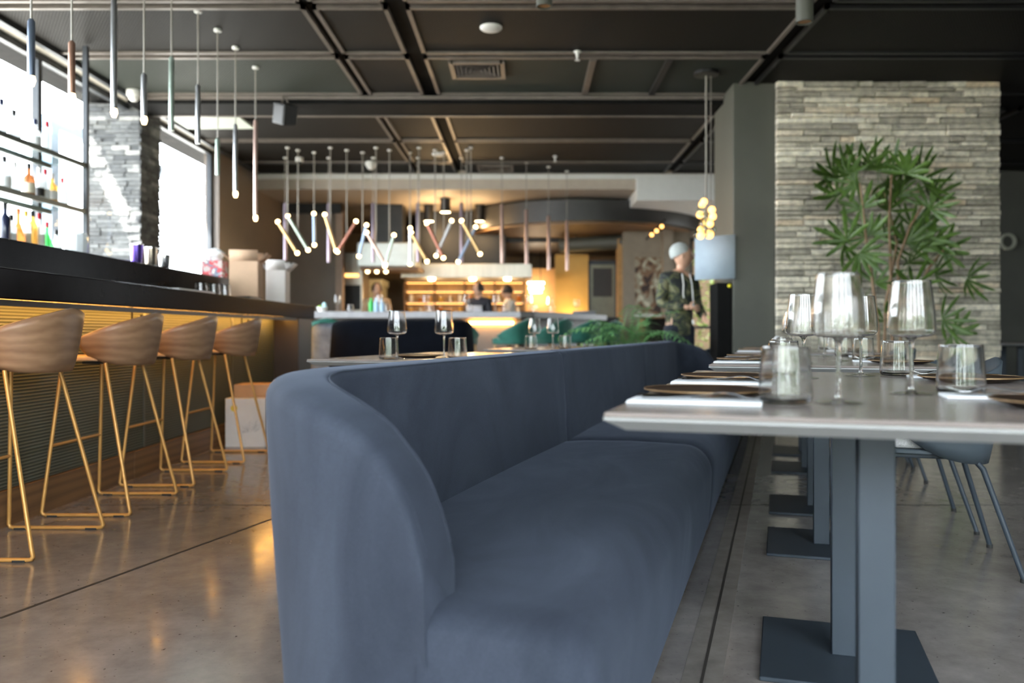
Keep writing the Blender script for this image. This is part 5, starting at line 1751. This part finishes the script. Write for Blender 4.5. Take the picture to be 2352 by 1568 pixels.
def head_part(c, yaw, k=1.0):
    """head with brow, nose, mouth, chin and ears; the face looks along local -y turned by yaw"""
    mb = MB()
    nu, nv = 28, 20
    vs, fs = [], []
    for i in range(nv + 1):
        th = PI * i / nv
        z = -math.cos(th)
        for j in range(nu):
            a = 2 * PI * j / nu
            x, y = math.sin(th) * math.sin(a), -math.sin(th) * math.cos(a)
            jaw = 1.0 - 0.28 * max(0.0, -z - 0.1) ** 1.2
            X_, Y_, Z_ = x * 0.076 * jaw, y * 0.098 * (1.0 - 0.12 * max(0, -z)), z * 0.118
            fr = max(0.0, -y)
            if fr > 0.2 and abs(x) < 0.6:
                nose = math.exp(-(x / 0.13) ** 2) * math.exp(-((z + 0.16) / 0.17) ** 2)
                Y_ -= 0.026 * nose
                eye = math.exp(-((abs(x) - 0.36) / 0.15) ** 2) * math.exp(-((z - 0.06) / 0.10) ** 2)
                Y_ += 0.010 * eye
                lip = math.exp(-(x / 0.28) ** 2) * (math.exp(-((z + 0.50) / 0.05) ** 2) + math.exp(-((z + 0.62) / 0.05) ** 2))
                Y_ -= 0.006 * lip
                Y_ -= 0.010 * math.exp(-(x / 0.3) ** 2) * math.exp(-((z + 0.86) / 0.12) ** 2)
            vs.append((X_, Y_, Z_))
    for i in range(nv):
        for j in range(nu):
            j2 = (j + 1) % nu
            fs.append((i * nu + j, i * nu + j2, (i + 1) * nu + j2, (i + 1) * nu + j))
    mb.add(vs, fs)
    for s_ in (-1, 1):
        mb.ball((s_ * 0.077, 0.012, -0.005), (0.010, 0.020, 0.032), 10, 7)
    return mb.xf(Matrix.Translation(c) @ Matrix.Rotation(yaw, 4, 'Z') @ Matrix.Scale(k, 4))


def eyes_part(c, yaw, k=1.0):
    mb = MB()
    for s_ in (-1, 1):
        mb.ball((s_ * 0.029, -0.083, 0.007), (0.012, 0.008, 0.007), 8, 6)
    return mb.xf(Matrix.Translation(c) @ Matrix.Rotation(yaw, 4, 'Z') @ Matrix.Scale(k, 4))


def hand_into(J, E, wrist, palm_dir, side_dir, tag_, curl=0.5, k=1.0):
    """palm and five unequal bent fingers appended to a skeleton"""
    w = Vector(wrist)
    d, s_ = Vector(palm_dir).normalized(), Vector(side_dir).normalized()
    nrm = d.cross(s_)
    J[tag_ + 'palm'] = (w + d * 0.05 * k, (0.030 * k, 0.018 * k))
    E.append((tag_ + 'wrist', tag_ + 'palm'))
    J[tag_ + 'knuckle'] = (w + d * 0.085 * k, (0.034 * k, 0.014 * k))
    E.append((tag_ + 'palm', tag_ + 'knuckle'))
    for i, (off, L) in enumerate([(-0.030, 0.068), (-0.010, 0.078), (0.010, 0.074), (0.030, 0.058)]):
        b = w + d * 0.095 * k + s_ * off * k
        d1 = (d * math.cos(curl) + nrm * math.sin(curl)).normalized()
        d2 = (d * math.cos(curl * 2.2) + nrm * math.sin(curl * 2.2)).normalized()
        for q, (p, r) in enumerate([(b, 0.0095), (b + d1 * L * 0.55 * k, 0.0085), (b + d1 * L * 0.55 * k + d2 * L * 0.45 * k, 0.0068)]):
            J[f'{tag_}f{i}{q}'] = (p, r * k)
        E += [(tag_ + 'knuckle', f'{tag_}f{i}0'), (f'{tag_}f{i}0', f'{tag_}f{i}1'), (f'{tag_}f{i}1', f'{tag_}f{i}2')]
    tb = w + d * 0.035 * k - s_ * 0.032 * k
    td = (d * 0.7 - s_ * 0.7 + nrm * 0.25).normalized()
    J[tag_ + 't0'] = (tb, 0.012 * k)
    J[tag_ + 't1'] = (tb + td * 0.035 * k, 0.010 * k)
    J[tag_ + 't2'] = (tb + (td + d * 0.6).normalized() * 0.062 * k, 0.008 * k)
    E += [(tag_ + 'palm', tag_ + 't0'), (tag_ + 't0', tag_ + 't1'), (tag_ + 't1', tag_ + 't2')]


def person(label, loc, rz, head_c, head_yaw, arms, skin, top, trousers, hairm, hat=None, h=1.0, apron=None, legs=True, sleeve=0.95):
    """arms: dict side -> (elbow, wrist, palm dir, side dir, curl); local: faces -y, x to the picture's right"""
    t = thing('person', label, 'person', loc, rz)
    hc = Vector(head_c)
    J = {'pelvis': (Vector((0, 0, 0.95)), (0.145, 0.105)), 'waist': (Vector((0, 0.0, 1.10)), (0.135, 0.10)), 'chest': (Vector((0, 0.0, 1.28)), (0.155, 0.11)),
         'collar': (Vector((0, 0.01, 1.42)), (0.105, 0.075)), 'neck': (Vector((hc.x * 0.6, 0.012 + hc.y * 0.5, 1.49)), 0.052), 'skull': (hc + Vector((0, 0.012, -0.02)), 0.062)}
    E = [('pelvis', 'waist'), ('waist', 'chest'), ('chest', 'collar'), ('collar', 'neck'), ('neck', 'skull')]
    C = {k: (v[0].copy(), v[1]) for k, v in J.items() if k not in ('neck', 'skull')}
    grow = 0.018
    C = {k: (p, tuple(q + grow for q in r)) for k, (p, r) in C.items()}
    C['hood'] = (Vector((hc.x * 0.4, 0.02, 1.46)), (0.085, 0.075))
    C['hem'] = (Vector((0, 0, 0.80)), (0.172, 0.13))
    CE = [('pelvis', 'hem'), ('pelvis', 'waist'), ('waist', 'chest'), ('chest', 'collar'), ('collar', 'hood')]
    for sd, (elb, wri, pd, sdv, curl) in arms.items():
        s_ = -1 if sd == 'l' else 1
        sh = Vector((s_ * 0.165, 0.01, 1.40))
        elb, wri = Vector(elb), Vector(wri)
        J[sd + 'sh'] = (sh, 0.056)
        J[sd + 'el'] = (elb, 0.041)
        J[sd + 'fo'] = (elb.lerp(wri, 0.3), 0.041)
        J[sd + 'wrist'] = (wri, (0.028, 0.024))
        E += [('collar', sd + 'sh'), (sd + 'sh', sd + 'el'), (sd + 'el', sd + 'fo'), (sd + 'fo', sd + 'wrist')]
        hand_into(J, E, wri, pd, sdv, sd, curl)
        C[sd + 'sh'] = (sh, 0.076)
        C[sd + 'el'] = (elb, 0.060)
        CE += [('collar', sd + 'sh'), (sd + 'sh', sd + 'el')]
        if sleeve > 0.1:
            C[sd + 'cu'] = (elb.lerp(wri, sleeve), 0.043)
            CE += [(sd + 'el', sd + 'cu')]
    T = {'hips': (Vector((0, 0, 0.97)), (0.165, 0.122)), 'crotch': (Vector((0, 0, 0.86)), (0.15, 0.115))}
    TE = [('hips', 'crotch')]
    for sd, s_ in (('l', -1), ('r', 1)):
        J[sd + 'hip'] = (Vector((s_ * 0.085, 0, 0.86)), 0.082)
        J[sd + 'knee'] = (Vector((s_ * 0.10, -0.01, 0.49)), 0.055)
        J[sd + 'calf'] = (Vector((s_ * 0.10, 0.01, 0.34)), 0.050)
        J[sd + 'ankle'] = (Vector((s_ * 0.105, 0.02, 0.085)), 0.034)
        J[sd + 'toe'] = (Vector((s_ * 0.115, -0.14, 0.04)), (0.038, 0.028))
        E += [('pelvis', sd + 'hip'), (sd + 'hip', sd + 'knee'), (sd + 'knee', sd + 'calf'), (sd + 'calf', sd + 'ankle'), (sd + 'ankle', sd + 'toe')]
        T[sd + 'th'] = (Vector((s_ * 0.088, 0, 0.80)), 0.098)
        T[sd + 'kn'] = (Vector((s_ * 0.10, -0.01, 0.49)), 0.076)
        T[sd + 'an'] = (Vector((s_ * 0.105, 0.015, 0.11)), 0.062)
        TE += [('crotch', sd + 'th'), (sd + 'th', sd + 'kn'), (sd + 'kn', sd + 'an')]
    body = skin_mesh(J, E, 'body', skin)
    hm = head_part(hc, head_yaw)
    vs = [v.co[:] for v in body.vertices]
    fs = [tuple(p.vertices) for p in body.polygons]
    bpy.data.meshes.remove(body)
    MB().add(vs, fs).add(hm.v, hm.f).build('body', skin, t, smooth=80)
    for nm, JJ, EE, mm in (('upper_garment', C, CE, top), ('trousers', T, TE, trousers)):
        o = bpy.data.objects.new(nm, skin_mesh(JJ, EE, nm, mm))
        col.objects.link(o)
        o.parent = t
    eyes_part(hc, head_yaw).build('eyes', mat('dark_eyes', (0.02, 0.015, 0.012), 0.3, var=0.1), t)
    for s_ in (-1, 1):
        MB().tube([(s_ * 0.105, 0.07, 0.045), (s_ * 0.108, 0.0, 0.055), (s_ * 0.115, -0.10, 0.042), (s_ * 0.118, -0.17, 0.034)], [0.042, 0.050, 0.046, 0.028], 12).build('shoe', M_rubber, t, smooth=70)
    rot = Matrix.Translation(hc) @ Matrix.Rotation(head_yaw, 4, 'Z')
    if hat:
        prof = [(0.0, 0.150), (0.03, 0.147), (0.06, 0.132), (0.082, 0.105), (0.092, 0.07), (0.095, 0.035), (0.094, 0.02), (0.088, 0.022)]
        MB().lathe(prof, 28).xf(rot @ Matrix.Translation((0, 0.018, 0.0)) @ Matrix.Rotation(-0.42, 4, 'X') @ Matrix.Diagonal((0.92, 1.14, 1.0, 1))).build('beanie', hat, t, smooth=70)
    if hairm:
        def hf(i, j):
            a = lerp(-2.35, 2.35, i) + PI
            th = lerp(0.02, 1.75 if hat is None else 2.0, j)
            return (math.sin(th) * math.sin(a) * 0.084, -math.sin(th) * math.cos(a) * 0.106 + 0.004, math.cos(th) * 0.127)
        MB().grid(hf, 24, 10).xf(rot).build('hair', hairm, t, smooth=80, solid=0.012)
    if apron:
        MB().grid(lambda i, j: (lerp(-0.13, 0.13, i) * (1 + 0.35 * (1 - j)), -0.145 - 0.02 * math.cos((i - 0.5) * PI), lerp(0.6, 1.33, j)), 9, 8).build('apron', apron, t, smooth=80, solid=0.006)
    return t


SK = mat('skin_tone', (0.58, 0.34, 0.23), 0.5, var=0.06, vs=12)
M_camo = blotch_mat('camouflage_fleece', [(0.0, (0.016, 0.018, 0.020)), (0.42, (0.035, 0.045, 0.028)), (0.49, (0.11, 0.115, 0.05)), (0.545, (0.025, 0.03, 0.03)), (0.60, (0.17, 0.165, 0.09))], 9)
M_jeans = mat('dark_navy_denim', (0.010, 0.014, 0.026), 0.85, var=0.2)
M_hair = mat('dark_hair', (0.020, 0.014, 0.010), 0.6, var=0.2)
M_knit, _nt, _b = nodes('striped_knit')
_tc = N(_nt, 'ShaderNodeTexCoord')
_w = N(_nt, 'ShaderNodeTexWave', Scale=18.0)
_w.bands_direction = 'Z'
_nt.links.new(_tc.outputs['Object'], _w.inputs['Vector'])
_r = ramp(_nt, [(0.3, (0.30, 0.33, 0.32)), (0.7, (0.55, 0.58, 0.56))])
_nt.links.new(_w.outputs['Fac'], _r.inputs[0])
_nt.links.new(_r.outputs[0], _b.inputs['Base Color'])
_b.inputs['Roughness'].default_value = 0.95
pz = 9.2
man = person('person in a camouflage hoodie and grey striped beanie walking behind the sofa', (X(1560, pz), pz, 0), 0.35, (0.03, -0.03, 1.63), 1.1,
             {'l': ((-0.235, -0.01, 1.13), (-0.03, -0.21, 1.09), (0.95, -0.25, -0.05), (0.05, -0.1, -1), 0.55), 'r': ((0.235, 0.03, 1.12), (0.20, -0.17, 0.98), (-0.5, -0.8, -0.2), (0.3, 0, -1), 0.4)},
             SK, M_camo, M_jeans, None, M_knit)
man.scale = (1.06, 1.06, 1.06)
for s_ in (-1, 1):
    pts = [(s_ * 0.045, -0.135, 1.44), (s_ * 0.05, -0.17, 1.33), (s_ * 0.06 + 0.01, -0.165, 1.18 - 0.05 * s_), (s_ * 0.06 + 0.02, -0.16, 1.13 - 0.06 * s_)]
    MB().tube(pts, 0.006, 6).build('drawstring', M_white, man)
MB().tube([(0.065, -0.16, 0.96), (0.07, -0.17, 0.92)], 0.012, 8).build('waist_cord_end', M_white, man)


def chef(label, px, z, rz, yaw, top, apron=None, hair=M_hair, lean=0.0):
    person(label, (X(px, z), z, 0), rz, (0.0, -0.03 + lean, 1.60), yaw, {'l': ((-0.22, -0.04, 1.13), (-0.10, -0.26, 1.12), (0.3, -0.9, 0), (1, 0.2, 0), 0.5), 'r': ((0.22, -0.04, 1.13), (0.10, -0.26, 1.12), (-0.3, -0.9, 0), (1, -0.2, 0), 0.5)},
           SK, top, M_black, hair, None, apron=apron)


chef('cook in a tan shirt with dark apron at the left of the kitchen', 866, 14.0, 0.1, 0.2, mat('tan_shirt', (0.50, 0.34, 0.20), 0.8, var=0.08), mat('dark_apron', (0.02, 0.025, 0.025), 0.8, var=0.1))
chef('dark haired cook in black and white in the middle of the kitchen', 1100, 13.9, -0.4, -0.3, mat('black_shirt', (0.02, 0.02, 0.028), 0.8, var=0.1), mat('grey_white_apron', (0.45, 0.46, 0.50), 0.8, var=0.2))
chef('cook in a white shirt seen from the side in the kitchen', 1168, 14.6, -1.4, -0.2, mat('white_shirt', (0.62, 0.58, 0.52), 0.8, var=0.05))

# ------------------------------------------------------------------ tables and chairs deeper in the room
dup(tbl, (1.66, 10.9, 0), 0.0, 'grey stone table behind the person in the hoodie')
dup(ch, (2.62, 11.2, 0), 0.2, 'slate tub chair partly hidden by the black cabinet')
dup(tbl, (6.0, 10.2, 0), -0.3, 'grey stone table in the dim area right of the stone wall')
dup(ch, (5.35, 10.0, 0), 2.9, 'slate tub chair in the dim area right of the stone wall')
wine('stemmed wine glass in the dim area right of the stone wall', (5.75, 10.2, TZ + 0.0005))
